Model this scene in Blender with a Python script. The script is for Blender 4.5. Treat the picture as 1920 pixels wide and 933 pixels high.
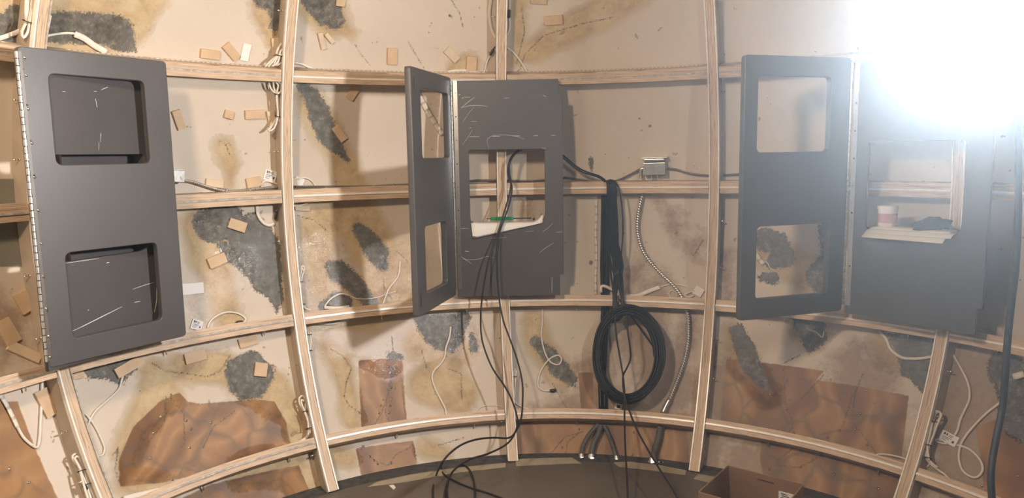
import bpy, bmesh, math, random
import numpy as np
from mathutils import Matrix, Vector
random.seed(4); rng = np.random.default_rng(7)
for o in list(bpy.data.objects): bpy.data.objects.remove(o)
SC = bpy.context.scene
COL = SC.collection

# ---------------------------------------------------------------- camera (measured position inside the 3.2 m dome)
R = 1.6                                   # inner radius of the timber frame
FPX = 1381.6; PITCH = -.1271; ROLL = -.0173
CC = np.array([.0623, .8501, -.1161])     # dome centre seen from the camera, in radii
HC = .5968 * R                            # dome centre above the floor
CAMW = -CC * R + np.array([0, 0, HC])
cr, sr, cp, sp = math.cos(ROLL), math.sin(ROLL), math.cos(PITCH), math.sin(PITCH)
RIGHT = np.array([cr, -sr * sp, sr * cp]); UP = np.array([-sr, -cr * sp, cr * cp]); FWD = np.array([0, cp, sp])
cam = bpy.data.cameras.new('camera'); cam.sensor_width = 36; cam.lens = 36 * FPX / 1920; cam.clip_start = .01
cam_o = bpy.data.objects.new('camera', cam); COL.objects.link(cam_o)
M = Matrix.Identity(4)
for i in range(3): M[i][0] = RIGHT[i]; M[i][1] = UP[i]; M[i][2] = -FWD[i]; M[i][3] = CAMW[i]
cam_o.matrix_world = M; SC.camera = cam_o

# ---------------------------------------------------------------- light
SC.view_settings.view_transform = 'Standard'; SC.view_settings.look = 'None'
SC.view_settings.gamma = 1; SC.view_settings.exposure = 0.0; SC.view_settings.use_curve_mapping = False
w = bpy.data.worlds.new('world'); SC.world = w; w.use_nodes = True
w.node_tree.nodes['Background'].inputs[0].default_value = (.9, .8, .7, 1); w.node_tree.nodes['Background'].inputs[1].default_value = .02
LAMP_PX, LAMP_Y = (1862, 38), .78         # the hanging work lamp: bearing and distance (radii)
LAMP_POWER = 1230.0
LAMP_DIR = (-.93, -.28, -.06); LAMP_COL = (1.0, .985, .99)
HAZE = .032; GLARE_HAZE_G = .84
FILL_W = 30.0
# thin haze added to the air to imitate lens glare round the lamp
_vs = w.node_tree.nodes.new('ShaderNodeVolumeScatter'); _vs.inputs['Color'].default_value = (.72, .87, 1, 1)
_vs.inputs['Density'].default_value = HAZE; _vs.inputs['Anisotropy'].default_value = GLARE_HAZE_G
w.node_tree.links.new(_vs.outputs[0], w.node_tree.nodes['World Output'].inputs['Volume'])
def area(name, loc, target, size, watts, colour):
    l = bpy.data.lights.new(name, 'AREA'); l.shape = 'DISK'; l.size = size; l.energy = watts; l.color = colour
    o = bpy.data.objects.new(name, l); COL.objects.link(o); o.location = loc
    o.rotation_euler = (Vector(target) - Vector(loc)).to_track_quat('-Z', 'Y').to_euler(); return o
area('room_lamp_light', (-.85, -.75, 1.95), (-.1, 1.3, .9), .22, FILL_W, (1.0, .77, .56))

# ---------------------------------------------------------------- geometry of sight lines and of the dome
RS = 1.040                                # skin radius / frame radius
def ray(px, py):
    d = RIGHT * ((px - 960) / FPX) + UP * (-(py - 466.5) / FPX) + FWD
    return d / np.linalg.norm(d)
def on_dome(px, py, r=RS):                # point of the dome of radius r (radii) on a bearing
    d = ray(px, py); b = d @ CC; t = b + math.sqrt(max(b * b - (CC @ CC - r * r), 0))
    return CAMW + d * t * R
def skin(px, py, h=0.0): return on_dome(px, py, RS - h / R)
def at_depth(px, py, Y):
    d = ray(px, py); return CAMW + d * (Y / d[1]) * R
def on_floor(px, py, h=0.0):
    d = ray(px, py); return CAMW + d * ((h - CAMW[2]) / d[2])
def W(x, y, z): return (np.array([x, y, z]) - CC) * R + np.array([0, 0, HC])
CW = np.array([0, 0, HC])
def sph(r, az, el): return CW + r * R * np.array([math.sin(az) * math.cos(el), math.cos(az) * math.cos(el), math.sin(el)])

# ---------------------------------------------------------------- object helpers
WM = {}
def reg(o, m): WM[o.name] = m
def empty(name, loc, label, cat, group=None):
    o = bpy.data.objects.new(name, None); COL.objects.link(o); o.location = Vector(loc); o.empty_display_size = .05
    reg(o, Matrix.Translation(Vector(loc))); tag(o, label, cat, group); return o
def tag(o, label, cat, group=None, kind=None):
    if label: o['label'] = label
    if cat: o['category'] = cat
    if group: o['group'] = group
    if kind: o['kind'] = kind
    return o
def link(name, me, mat, parent=None, smooth=False, origin=None):
    if mat:
        me.materials.clear(); me.materials.append(mat)
    if smooth: me.polygons.foreach_set('use_smooth', [True] * len(me.polygons))
    o = bpy.data.objects.new(name, me); COL.objects.link(o)
    if parent is not None:
        o.parent = parent; o.matrix_parent_inverse = WM[parent.name].inverted(); reg(o, Matrix.Identity(4))
    else:
        if origin is None:
            n = len(me.vertices); co = np.empty(n * 3); me.vertices.foreach_get('co', co); co = co.reshape(-1, 3)
            origin = np.array([co[:, 0].mean(), co[:, 1].mean(), co[:, 2].min()])
        me.transform(Matrix.Translation(-Vector(origin))); o.location = Vector(origin)
        reg(o, Matrix.Translation(Vector(origin)))
    return o
class MB:
    def __init__(s): s.v = []; s.f = []; s.uv = []; s.n = 0
    def add(s, v, f, uv=None):
        k = s.n; s.v.extend([tuple(p) for p in v]); s.f.extend([tuple(i + k for i in q) for q in f]); s.n = len(s.v)
        s.uv.extend(uv if uv is not None else [(p[0], p[2]) for p in v])
    def mesh(s, name):
        me = bpy.data.meshes.new(name); me.from_pydata(s.v, [], s.f); me.validate()
        uvl = me.uv_layers.new(name='UVMap'); li = np.empty(len(me.loops), dtype=np.int32); me.loops.foreach_get('vertex_index', li)
        uvl.data.foreach_set('uv', np.array(s.uv, dtype=np.float32)[li].ravel()); me.update(); return me
    def build(s, name, mat, parent=None, smooth=False):
        return link(name, s.mesh(name), mat, parent, smooth)
def frame_of(p, ang=0.0):                 # tangent frame on the dome: right, up, inward
    n = CW - np.array(p); n = n / np.linalg.norm(n)
    v = np.array(p) - CAMW; 
    r = np.cross(UP, n); r = r / np.linalg.norm(r)
    u = np.cross(n, r)
    c, s = math.cos(ang), math.sin(ang)
    return r * c + u * s, -r * s + u * c, n
def obox(mb, c, ax, sz, bev=0.0):         # box centred at c with axes ax and full sizes sz
    v = []
    for k in (-1, 1):
        for j in (-1, 1):
            for i in (-1, 1):
                v.append(c + ax[0] * i * sz[0] / 2 + ax[1] * j * sz[1] / 2 + ax[2] * k * sz[2] / 2)
    f = [(0, 2, 3, 1), (4, 5, 7, 6), (0, 1, 5, 4), (2, 6, 7, 3), (0, 4, 6, 2), (1, 3, 7, 5)]
    if np.dot(np.cross(ax[0], ax[1]), ax[2]) < 0: f = [q[::-1] for q in f]
    if bev <= 0: mb.add(v, f, [(i % 2, (i // 2) % 2) for i in range(8)]); return
    bm = bmesh.new(); vs = [bm.verts.new(p) for p in v]
    for q in f: bm.faces.new([vs[i] for i in q])
    bmesh.ops.bevel(bm, geom=list(bm.edges), offset=bev, segments=2, affect='EDGES', profile=.6)
    bm.verts.index_update(); base = [tuple(p.co) for p in bm.verts]
    uv = [((np.array(p) - c) @ ax[0], (np.array(p) - c) @ ax[1]) for p in base]
    mb.add(base, [tuple(x.index for x in q.verts) for q in bm.faces], uv); bm.free()
def smooth_path(pts, step=.006, closed=False):
    p = np.array(pts, float)
    if len(p) < 3: 
        n = max(2, int(np.linalg.norm(p[-1] - p[0]) / step)); return np.array([p[0] + (p[-1] - p[0]) * t for t in np.linspace(0, 1, n + 1)])
    ext = np.vstack([2 * p[0] - p[1], p, 2 * p[-1] - p[-2]]); out = []
    for i in range(1, len(ext) - 2):
        a, b, c, d = ext[i - 1:i + 3]; n = max(2, int(np.linalg.norm(c - b) / step))
        for t in np.linspace(0, 1, n, endpoint=False):
            out.append(.5 * ((2 * b) + (-a + c) * t + (2 * a - 5 * b + 4 * c - d) * t * t + (-a + 3 * b - 3 * c + d) * t ** 3))
    out.append(p[-1]); return np.array(out)
def tube(mb, pts, r, seg=8, flat=None, rings=None):
    # r radius (number or per-point list); flat=(width factor, normal function) makes a ribbon cable; rings=(pitch, depth) corrugates
    p = np.array(pts, float); n = len(p)
    t = np.gradient(p, axis=0); t /= np.maximum(np.linalg.norm(t, axis=1), 1e-9)[:, None]
    L = np.concatenate([[0], np.cumsum(np.linalg.norm(np.diff(p, axis=0), axis=1))])
    rr = np.full(n, r) if np.isscalar(r) else np.array(r, float)
    if rings: rr = rr + rings[1] * np.sin(L / rings[0] * 2 * math.pi)
    nv = np.cross(t[0], [0, 0, 1.0]); 
    if np.linalg.norm(nv) < .1: nv = np.cross(t[0], [1.0, 0, 0])
    nv /= np.linalg.norm(nv); v = []; uv = []
    for i in range(n):
        nv = nv - t[i] * (nv @ t[i]); nv /= np.linalg.norm(nv)
        a, b = nv, np.cross(t[i], nv); wa = wb = 1.0
        if flat:
            m = CW - p[i]; m = m - t[i] * (m @ t[i]); m /= np.linalg.norm(m); a, b = np.cross(t[i], m), m; wa, wb = flat, 1 / flat
        for k in range(seg):
            g = 2 * math.pi * k / seg; v.append(p[i] + (a * math.cos(g) * wa + b * math.sin(g) * wb) * rr[i]); uv.append((L[i], k / seg))
    f = [(i * seg + k, i * seg + (k + 1) % seg, (i + 1) * seg + (k + 1) % seg, (i + 1) * seg + k) for i in range(n - 1) for k in range(seg)]
    f.append(tuple(range(seg))[::-1]); f.append(tuple((n - 1) * seg + k for k in range(seg)))
    mb.add(v, f, uv)
def disc(mb, c, n, r, h, seg=12, r2=None):  # short cylinder from c along n
    n = np.array(n) / np.linalg.norm(n); a = np.cross(n, [0.3, .2, 1]); a /= np.linalg.norm(a); b = np.cross(n, a); r2 = r if r2 is None else r2
    v = []
    for k in range(seg): g = 2 * math.pi * k / seg; v.append(c + (a * math.cos(g) + b * math.sin(g)) * r)
    for k in range(seg): g = 2 * math.pi * k / seg; v.append(c + n * h + (a * math.cos(g) + b * math.sin(g)) * r2)
    f = [(k, (k + 1) % seg, seg + (k + 1) % seg, seg + k) for k in range(seg)] + [tuple(range(seg))[::-1], tuple(range(seg, 2 * seg))]
    mb.add(v, f)

# ---------------------------------------------------------------- materials
class NT:
    def __init__(s, name):
        s.m = bpy.data.materials.new(name); s.m.use_nodes = True; s.t = s.m.node_tree; s.n = s.t.nodes
        s.b = s.n['Principled BSDF']
    def new(s, ty, **k):
        n = s.n.new(ty)
        for a, b in k.items(): setattr(n, a, b)
        return n
    def lk(s, a, b): s.t.links.new(a, b)
    def coord(s, which='Object', scale=(1, 1, 1), world=False):
        tc = s.new('ShaderNodeTexCoord'); src = tc.outputs[which]
        if world: src = s.new('ShaderNodeNewGeometry').outputs['Position']
        mp = s.new('ShaderNodeMapping'); mp.inputs['Scale'].default_value = scale; s.lk(src, mp.inputs[0]); return mp.outputs[0]
    def noise(s, vec, scale, detail=4, rough=.55, dist=0):
        n = s.new('ShaderNodeTexNoise'); n.inputs['Scale'].default_value = scale; n.inputs['Detail'].default_value = detail
        n.inputs['Roughness'].default_value = rough; n.inputs['Distortion'].default_value = dist; s.lk(vec, n.inputs['Vector']); return n.outputs['Fac']
    def ramp(s, fac, stops):
        r = s.new('ShaderNodeValToRGB'); e = r.color_ramp.elements
        while len(e) > 1: e.remove(e[-1])
        e[0].position = stops[0][0]; e[0].color = (*stops[0][1], 1)
        for p, c in stops[1:]: x = e.new(p); x.color = (*c, 1)
        s.lk(fac, r.inputs[0]); return r.outputs[0]
    def mth(s, op, a, b=0.0, c=None, clamp=False):
        n = s.new('ShaderNodeMath', operation=op); n.use_clamp = clamp
        for i, x in enumerate((a, b) if c is None else (a, b, c)):
            if isinstance(x, (int, float)): n.inputs[i].default_value = x
            else: s.lk(x, n.inputs[i])
        return n.outputs[0]
    def mix(s, fac, a, b):
        n = s.new('ShaderNodeMix', data_type='RGBA'); 
        if isinstance(fac, (int, float)): n.inputs[0].default_value = fac
        else: s.lk(fac, n.inputs[0])
        for i, x in ((6, a), (7, b)):
            if isinstance(x, tuple): n.inputs[i].default_value = (*x, 1)
            else: s.lk(x, n.inputs[i])
        return n.outputs[2]
    def bump(s, h, strength, dist=.002):
        b = s.new('ShaderNodeBump'); b.inputs['Strength'].default_value = strength; b.inputs['Distance'].default_value = dist
        s.lk(h, b.inputs['Height']); s.lk(b.outputs[0], s.b.inputs['Normal'])
    def attr(s, name): return s.new('ShaderNodeAttribute', attribute_name=name).outputs['Fac']
def simple(name, col, rough=.5, metal=0.0, var=.12, scale=30, bump=0.0, spec=None):
    t = NT(name); v = t.coord(world=True); n = t.noise(v, scale)
    lo = tuple(c * (1 - var) for c in col); hi = tuple(min(1, c * (1 + var)) for c in col)
    t.lk(t.ramp(n, [(.3, lo), (.7, hi)]), t.b.inputs['Base Color'])
    t.b.inputs['Roughness'].default_value = rough; t.b.inputs['Metallic'].default_value = metal
    if spec is not None: t.b.inputs['Specular IOR Level'].default_value = spec
    if bump: t.bump(t.noise(v, scale * 4), bump, .001)
    return t.m
def plywood(name, base=(.62, .45, .30), dark=(.26, .155, .09), freq=165.0, grain=.15):
    t = NT(name); v = t.coord('UV', (1.6, freq, 1)); n1 = t.noise(v, 1.0, 3, .65)
    wv = t.coord('UV', (14, 90, 1)); n2 = t.noise(wv, 6, 6, .75)
    c = t.ramp(n1, [(.34, dark), (.40, base), (.455, tuple(min(1, x * 1.18) for x in base)), (.475, tuple(x * .34 for x in base)), (.50, base), (.56, tuple(min(1, x * 1.2) for x in base)), (.585, tuple(x * .38 for x in base)), (.62, base)])
    c2 = t.mix(t.mth('MULTIPLY', n2, grain), c, (.66, .55, .43))
    t.lk(c2, t.b.inputs['Base Color']); t.b.inputs['Roughness'].default_value = .55
    t.bump(n1, .3, .0008); return t.m
MAT = {}
MAT['rail'] = plywood('rail_plywood')
MAT['rail_face'] = simple('rail_timber_face', (.47, .39, .30), .7, var=.14, scale=14)
MAT['rib'] = plywood('rib_timber', (.62, .46, .31), (.42, .28, .17), 120.0)
MAT['white_strip'] = simple('white_edge_strip', (.88, .85, .78), .25, var=.08, scale=60)
MAT['dull_strip'] = simple('weathered_strip', (.44, .40, .34), .6, var=.35, scale=70)
MAT['silver'] = simple('aluminium', (.72, .71, .68), .28, 1.0, .06, 50)
MAT['steel'] = simple('galvanised_steel', (.58, .58, .56), .34, .9, .12, 60)
MAT['bright'] = simple('zinc_screw', (.80, .78, .72), .2, 1.0, .05, 90)
MAT['cable_white'] = simple('white_cable_sheath', (.74, .69, .60), .42, var=.05)
MAT['cable_black'] = simple('black_cable_sheath', (.007, .0065, .006), .32, var=.2, spec=.22)
MAT['cord_black'] = simple('thin_black_cord', (.012, .009, .008), .5, var=.1)
MAT['pipe_black'] = simple('thick_rubber_cable', (.030, .033, .040), .55, var=.2)
MAT['liquid'] = simple('gray_flex_jacket', (.105, .098, .088), .42, var=.15)
MAT['plastic_black'] = simple('black_plug_plastic', (.02, .02, .02), .35)
MAT['wood'] = simple('block_wood', (.60, .43, .265), .6, var=.10, scale=22, bump=.2)
MAT['pale_wood'] = simple('pale_block_wood', (.66, .53, .37), .6, var=.08, scale=22, bump=.2)
MAT['white_card'] = simple('white_card', (.80, .78, .74), .5, var=.03)
MAT['paper'] = simple('paper', (.80, .77, .71), .6, var=.02, scale=8)
MAT['green'] = simple('green_handle_plastic', (.02, .27, .09), .25, var=.1)
MAT['ink'] = simple('black_ink', (.03, .03, .03), .6)
MAT['brown_ink'] = simple('marker_ink', (.07, .03, .02), .6)
MAT['card'] = simple('cardboard', (.235, .135, .078), .8, var=.10, scale=18)
MAT['tape'] = simple('masking_tape', (.40, .34, .235), .55, var=.12, scale=25)
MAT['foam'] = simple('dark_gasket', (.065, .062, .055), .85, var=.45, scale=40, bump=.5)
MAT['scratch'] = simple('bare_scratch', (.62, .61, .58), .5, var=.1)
MAT['pink'] = simple('pink_print', (.62, .36, .36), .5, var=.05)
MAT['dark_cloth'] = simple('dark_cloth', (.05, .055, .065), .9, var=.3, bump=.5)
def panel_paint():
    t = NT('gray_panel_paint'); v = t.coord(world=True); n = t.noise(v, 3.0, 5, .6); n2 = t.noise(v, 260, 2, .5)
    c = t.ramp(n, [(.3, (.070, .066, .065)), (.7, (.092, .086, .084))])
    sc = t.ramp(t.noise(t.coord(world=True, scale=(1, 1, 5)), 17, 8, .8, 1.5), [(.66, (0, 0, 0)), (.74, (.35, .35, .35))])
    c = t.mix(sc, c, (.17, .17, .17))
    t.lk(c, t.b.inputs['Base Color']); t.b.inputs['Roughness'].default_value = .40; t.bump(n2, .25, .0006)
    return t.m
MAT['panel'] = panel_paint()
def bx_mat(name, a, b, pitch):
    t = NT(name); v = t.coord('UV', (1 / pitch, 1, 1)); sx = t.new('ShaderNodeSeparateXYZ'); t.lk(v, sx.inputs[0])
    ph = t.mth('FRACT', t.mth('ADD', sx.outputs[0], sx.outputs[1])); tri = t.mth('ABSOLUTE', t.mth('SUBTRACT', ph, .5))
    k = t.mth('MULTIPLY', t.mth('SUBTRACT', tri, .13), 14, clamp=True)
    t.lk(t.mix(k, a, b), t.b.inputs['Base Color']); t.b.inputs['Metallic'].default_value = .75; t.b.inputs['Roughness'].default_value = .36
    t.bump(tri, .8, .002); return t.m
MAT['bx'] = bx_mat('armoured_cable_spiral', (.10, .085, .07), (.62, .58, .52), .0065)
MAT['bxd'] = bx_mat('dark_armoured_cable', (.03, .025, .02), (.30, .26, .22), .0065)
MAT['flex'] = bx_mat('flexible_steel_conduit', (.12, .11, .10), (.74, .72, .68), .010)
def strip_led():
    t = NT('led_tape_face'); v = t.coord('UV', (32, 1, 1)); sx = t.new('ShaderNodeSeparateXYZ'); t.lk(v, sx.inputs[0])
    ph = t.mth('FRACT', sx.outputs[0]); k = t.mth('GREATER_THAN', ph, .72)
    t.lk(t.mix(k, (.70, .65, .55), (.50, .43, .33)), t.b.inputs['Base Color']); t.b.inputs['Roughness'].default_value = .4; return t.m
MAT['led'] = strip_led()
def stitch():
    t = NT('stitched_tape'); v = t.coord('UV', (60, 1, 1)); sx = t.new('ShaderNodeSeparateXYZ'); t.lk(v, sx.inputs[0])
    k = t.mth('GREATER_THAN', t.mth('FRACT', sx.outputs[0]), .42)
    t.lk(t.mix(k, (.50, .38, .26), (.86, .80, .70)), t.b.inputs['Base Color']); t.b.inputs['Roughness'].default_value = .4; return t.m
MAT['stitch'] = stitch()

def skin_material():
    t = NT('dome_skin'); P = t.coord(world=True)
    n1 = t.noise(P, 9, 8, .72); n2 = t.noise(P, 42, 8, .75); n3 = t.noise(P, 2.2, 4, .5); n4 = t.noise(P, 150, 6, .7)
    def mask(name, amp, soft, n):
        a = t.attr(name)
        d = t.mth('ADD', a, t.mth('MULTIPLY', t.mth('SUBTRACT', n, .5), amp))
        return t.mth('MULTIPLY_ADD', d, 1 / soft, .5, clamp=True)
    cream = t.ramp(n3, [(.3, (.585, .50, .40)), (.7, (.655, .57, .47))])
    cream = t.mix(t.mth('MULTIPLY', t.mth('SUBTRACT', n2, .50), .8, clamp=True), cream, (.48, .36, .25))
    nt = t.mth('ADD', t.mth('MULTIPLY', n1, .7), t.mth('MULTIPLY', n2, .3))
    mt = mask('tan', .13, .034, nt)
    tan = t.ramp(nt, [(.36, (.27, .16, .065)), (.45, (.46, .31, .135)), (.54, (.57, .42, .21)), (.64, (.63, .51, .31))])
    c = t.mix(t.mth('MULTIPLY', mt, .80), cream, tan)
    # brown stains and browner lower bays, with shade by conduit and rib painted in
    mb = mask('brown', .30, .07, n1)
    c = t.mix(t.mth('MULTIPLY', mb, .72), c, t.ramp(n2, [(.3, (.20, .12, .07)), (.7, (.34, .225, .145))]))
    # bare plywood
    mp = mask('ply', .012, .004, n2)
    wv = t.new('ShaderNodeTexWave', wave_type='BANDS', bands_direction='X'); wv.inputs['Scale'].default_value = 1.6
    wv.inputs['Distortion'].default_value = 16; wv.inputs['Detail'].default_value = 3; wv.inputs['Detail Scale'].default_value = 1.1; t.lk(P, wv.inputs[0])
    ply = t.ramp(wv.outputs['Fac'], [(.0, (.19, .085, .028)), (.35, (.30, .145, .046)), (.75, (.42, .225, .085)), (1, (.33, .165, .058))])
    ply = t.mix(t.mth('MULTIPLY', t.mth('SUBTRACT', n1, .4), 2.2, clamp=True), ply, (.22, .125, .07))
    c = t.mix(mp, c, ply)
    # stained outlines drawn by the seams between plywood pieces
    vo = t.new('ShaderNodeTexVoronoi', feature='DISTANCE_TO_EDGE'); vo.inputs['Scale'].default_value = 7.5
    vm = t.new('ShaderNodeVectorMath', operation='ADD'); t.lk(P, vm.inputs[0])
    cn = t.new('ShaderNodeTexNoise'); cn.inputs['Scale'].default_value = 6; t.lk(P, cn.inputs['Vector'])
    sc = t.new('ShaderNodeVectorMath', operation='SCALE'); t.lk(cn.outputs['Color'], sc.inputs[0]); sc.inputs['Scale'].default_value = .18
    t.lk(sc.outputs[0], vm.inputs[1]); t.lk(vm.outputs[0], vo.inputs['Vector'])
    ve = t.mth('SUBTRACT', 1.0, t.mth('MULTIPLY', vo.outputs['Distance'], 9.0), clamp=True)
    mf = t.mth('MULTIPLY', t.mth('MULTIPLY', ve, mask('fig', .05, .02, n1)), .55)
    c = t.mix(mf, c, (.11, .075, .05))
    # gray filler
    ng = t.mth('ADD', t.mth('MULTIPLY', n1, .45), t.mth('MULTIPLY', n2, .55))
    mg = mask('gray', .120, .007, t.mth('ADD', t.mth('MULTIPLY', ng, .65), t.mth('MULTIPLY', n4, .35)))
    gray = t.ramp(n2, [(.32, (.025, .025, .022)), (.44, (.062, .062, .055)), (.53, (.105, .105, .094)), (.60, (.17, .165, .14)), (.68, (.34, .30, .22))])
    c = t.mix(t.mth('MULTIPLY', mg, .93), c, gray)
    gl = t.noise(P, 5.5, 3, .6); c = t.mix(t.mth('MULTIPLY', mg, t.mth('MULTIPLY', t.mth('SUBTRACT', gl, .50), 3.0, clamp=True)), c, (.17, .18, .172))
    mo = mask('olive', .004, .003, n2); c = t.mix(mo, c, t.ramp(n1, [(.3, (.21, .20, .155)), (.7, (.25, .24, .19))]))
    # cracks and specks
    mc = mask('crack', .016, .0035, n4)
    c = t.mix(t.mth('MULTIPLY', mc, .85), c, (.075, .048, .030))
    sp = t.mth('GREATER_THAN', t.noise(P, 33, 2, .5), .735); c = t.mix(t.mth('MULTIPLY', sp, .55), c, (.20, .13, .08))
    t.lk(c, t.b.inputs['Base Color'])
    wet = t.mth('MAXIMUM', t.mth('MULTIPLY', mt, .8), t.mth('MULTIPLY', mg, .7))
    wet = t.mth('MAXIMUM', wet, t.mth('MULTIPLY', mask('wet', .08, .02, n1), 1.0))
    mw = mask('wet', .34, .06, nt); ro = t.mth('MULTIPLY_ADD', wet, -.34, .60); ro = t.mth('MAXIMUM', t.mth('MULTIPLY_ADD', mw, -.26, ro), .09); ro = t.mth('MULTIPLY_ADD', mp, -.12, ro); t.lk(ro, t.b.inputs['Roughness'])
    hb = t.mth('ADD', t.mth('MULTIPLY', t.mth('MULTIPLY', n2, t.mth('MULTIPLY_ADD', mw, .05, wet)), 1.6), t.mth('MULTIPLY', n3, .5))
    hb = t.mth('ADD', hb, t.mth('MULTIPLY', t.mth('MULTIPLY', n4, t.mth('MULTIPLY_ADD', mw, .1, wet)), .35))
    t.b.inputs['Specular IOR Level'].default_value = .5
    t.b.inputs['Coat Roughness'].default_value = .07; t.lk(t.mth('MULTIPLY', t.mth('MAXIMUM', mw, t.mth('MULTIPLY', mg, .15)), 1.0), t.b.inputs['Coat Weight'])
    cb = t.new('ShaderNodeBump'); cb.inputs['Strength'].default_value = 1.0; cb.inputs['Distance'].default_value = .0045
    t.lk(t.noise(P, 62, 3, .6), cb.inputs['Height']); t.lk(cb.outputs[0], t.b.inputs['Coat Normal']); t.bump(hb, .8, .004); return t.m

# ---------------------------------------------------------------- the shell of the dome, with its patches as vertex fields
# every stroke is (x, y, half width) on bearings of the photograph, carried to the shell itself
GRAY = [[(588, -8, 20), (612, 20, 22), (628, 38, 15)], [(568, 165, 8), (585, 182, 13), (598, 210, 16), (610, 240, 15), (622, 262, 15), (640, 285, 8), (652, 300, 3)],
 [(385, 415, 20), (415, 400, 14), (440, 402, 12)], [(395, 425, 22), (430, 435, 14)], [(672, 428, 10), (690, 448, 15), (708, 475, 18), (718, 498, 10)],
 [(618, 498, 8), (632, 508, 17), (652, 520, 15), (675, 545, 13), (702, 575, 10)], [(607, 574, 9), (628, 562, 12), (648, 566, 12)],
 [(790, 598, 12), (812, 628, 16), (818, 645, 8)], [(868, 595, 11), (855, 620, 12), (838, 642, 12)], [(885, 630, 5), (888, 652, 7)], [(733, 666, 6), (752, 669, 5)],
 [(452, 715, 20), (450, 695, 22), (470, 678, 16), (492, 700, 18), (482, 728, 14), (458, 735, 12)], [(1004, 640, 8), (1030, 665, 13), (1050, 692, 14), (1072, 712, 9)],
 [(1382, 622, 12), (1396, 655, 14), (1410, 685, 15), (1428, 715, 10), (1436, 730, 4)], [(1438, 450, 18), (1462, 452, 12), (1466, 480, 18), (1450, 492, 10)],
 [(1432, 520, 7), (1450, 522, 9)], [(1555, 430, 14), (1560, 480, 12), (1535, 520, 18), (1550, 540, 16)], [(1515, 600, 22), (1525, 628, 18), (1520, 650, 7)],
 [(1888, 690, 22), (1915, 740, 26), (1915, 790, 24)], [(30, 30, 14), (20, 55, 22), (45, 65, 12)], [(1108, 300, 3), (1109, 318, 2)]]
GRAYP = [[(78, 22), (130, 20), (185, 22), (232, 30), (248, 48), (256, 96), (222, 98), (196, 84), (150, 82), (86, 78)], [(470, -10), (536, -10), (530, 45), (516, 66), (506, 52), (502, 20), (480, 14)],
 [(405, 455), (440, 445), (450, 405), (478, 398), (500, 420), (528, 462), (530, 560), (520, 585), (505, 560), (478, 540), (452, 508), (425, 490)],
 [(155, 686), (200, 666), (262, 668), (258, 690), (240, 705), (228, 722), (205, 712), (165, 706)], [(786, 592), (880, 588), (870, 640), (848, 662), (815, 655), (798, 630)], [(1660, 622), (1756, 626), (1752, 690), (1738, 740), (1716, 720), (1690, 700), (1678, 655)]]
TAN = [[(30, 30, 70), (150, 50, 60), (235, 45, 40), (275, 0, 30)], [(510, 20, 38), (520, 75, 22)], [(590, 5, 34), (625, 40, 32), (655, 62, 12)], [(575, 180, 22), (605, 230, 28), (640, 290, 24), (665, 360, 26), (690, 450, 45), (720, 500, 40), (700, 570, 40)],
 [(420, 275, 16), (432, 310, 16), (432, 345, 10)], [(380, 420, 40), (400, 480, 40), (415, 540, 24), (430, 600, 24)], [(600, 420, 34), (600, 500, 26), (620, 560, 30)], [(640, 400, 45)], [(770, 480, 30), (760, 560, 30)],
 [(290, 700, 26), (300, 740, 34), (262, 790, 26), (240, 840, 22), (236, 900, 22), (300, 920, 24)], [(340, 690, 26), (420, 690, 30), (500, 730, 40), (560, 780, 24), (560, 830, 20)], [(612, 648, 16), (640, 680, 22), (650, 730, 18), (662, 790, 16)],
 [(790, 650, 34), (850, 660, 34), (800, 720, 34), (860, 740, 36)], [(965, 110, 14), (1000, 95, 22), (1060, 60, 28), (1130, 25, 28), (1200, -10, 24)], [(972, 10, 16), (972, 60, 12), (975, 110, 10)], [(880, 120, 20), (850, 128, 14)],
 [(460, 880, 30), (540, 870, 30), (570, 910, 30)], [(625, 850, 20), (655, 860, 14)], [(800, 840, 16), (830, 850, 14)], [(1000, 600, 20), (1010, 640, 24), (1050, 700, 26)], [(560, 600, 20), (700, 610, 10)], [(580, 380, 16)], [(640, 600, 14)],
 [(985, 400, 14), (985, 380, 10)], [(1370, 620, 14), (1400, 680, 26), (1440, 740, 20)], [(1440, 470, 34), (1530, 520, 34)], [(1520, 620, 34)], [(1680, 650, 40)]]
BROWN = [[(1244, 378, 6), (1262, 410, 11), (1272, 445, 12), (1292, 468, 13), (1322, 440, 8)], [(1200, 500, 12), (1165, 560, 12)], [(1292, 590, 12), (1285, 640, 16), (1272, 690, 18), (1262, 730, 18), (1262, 775, 14)],  # the stroke down the steel conduit is its shade, painted brown
 [(1000, 780, 20), (1150, 790, 60), (1290, 830, 60)], [(1350, 740, 60), (1450, 780, 80), (1600, 820, 90), (1650, 900, 80)], [(1420, 880, 60), (1560, 900, 60)], [(1840, 700, 60), (1850, 800, 90), (1830, 900, 60)], [(1110, 700, 30), (1110, 760, 30)],
 [(1230, 560, 40), (1200, 640, 40), (1250, 720, 60)], [(1600, 690, 40), (1640, 700, 40)], [(15, 600, 40), (20, 640, 40)], [(1355, 480, 18), (1365, 560, 16)]]  # the stroke just right of the fourth rib paints the rib's soft shadow
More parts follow.
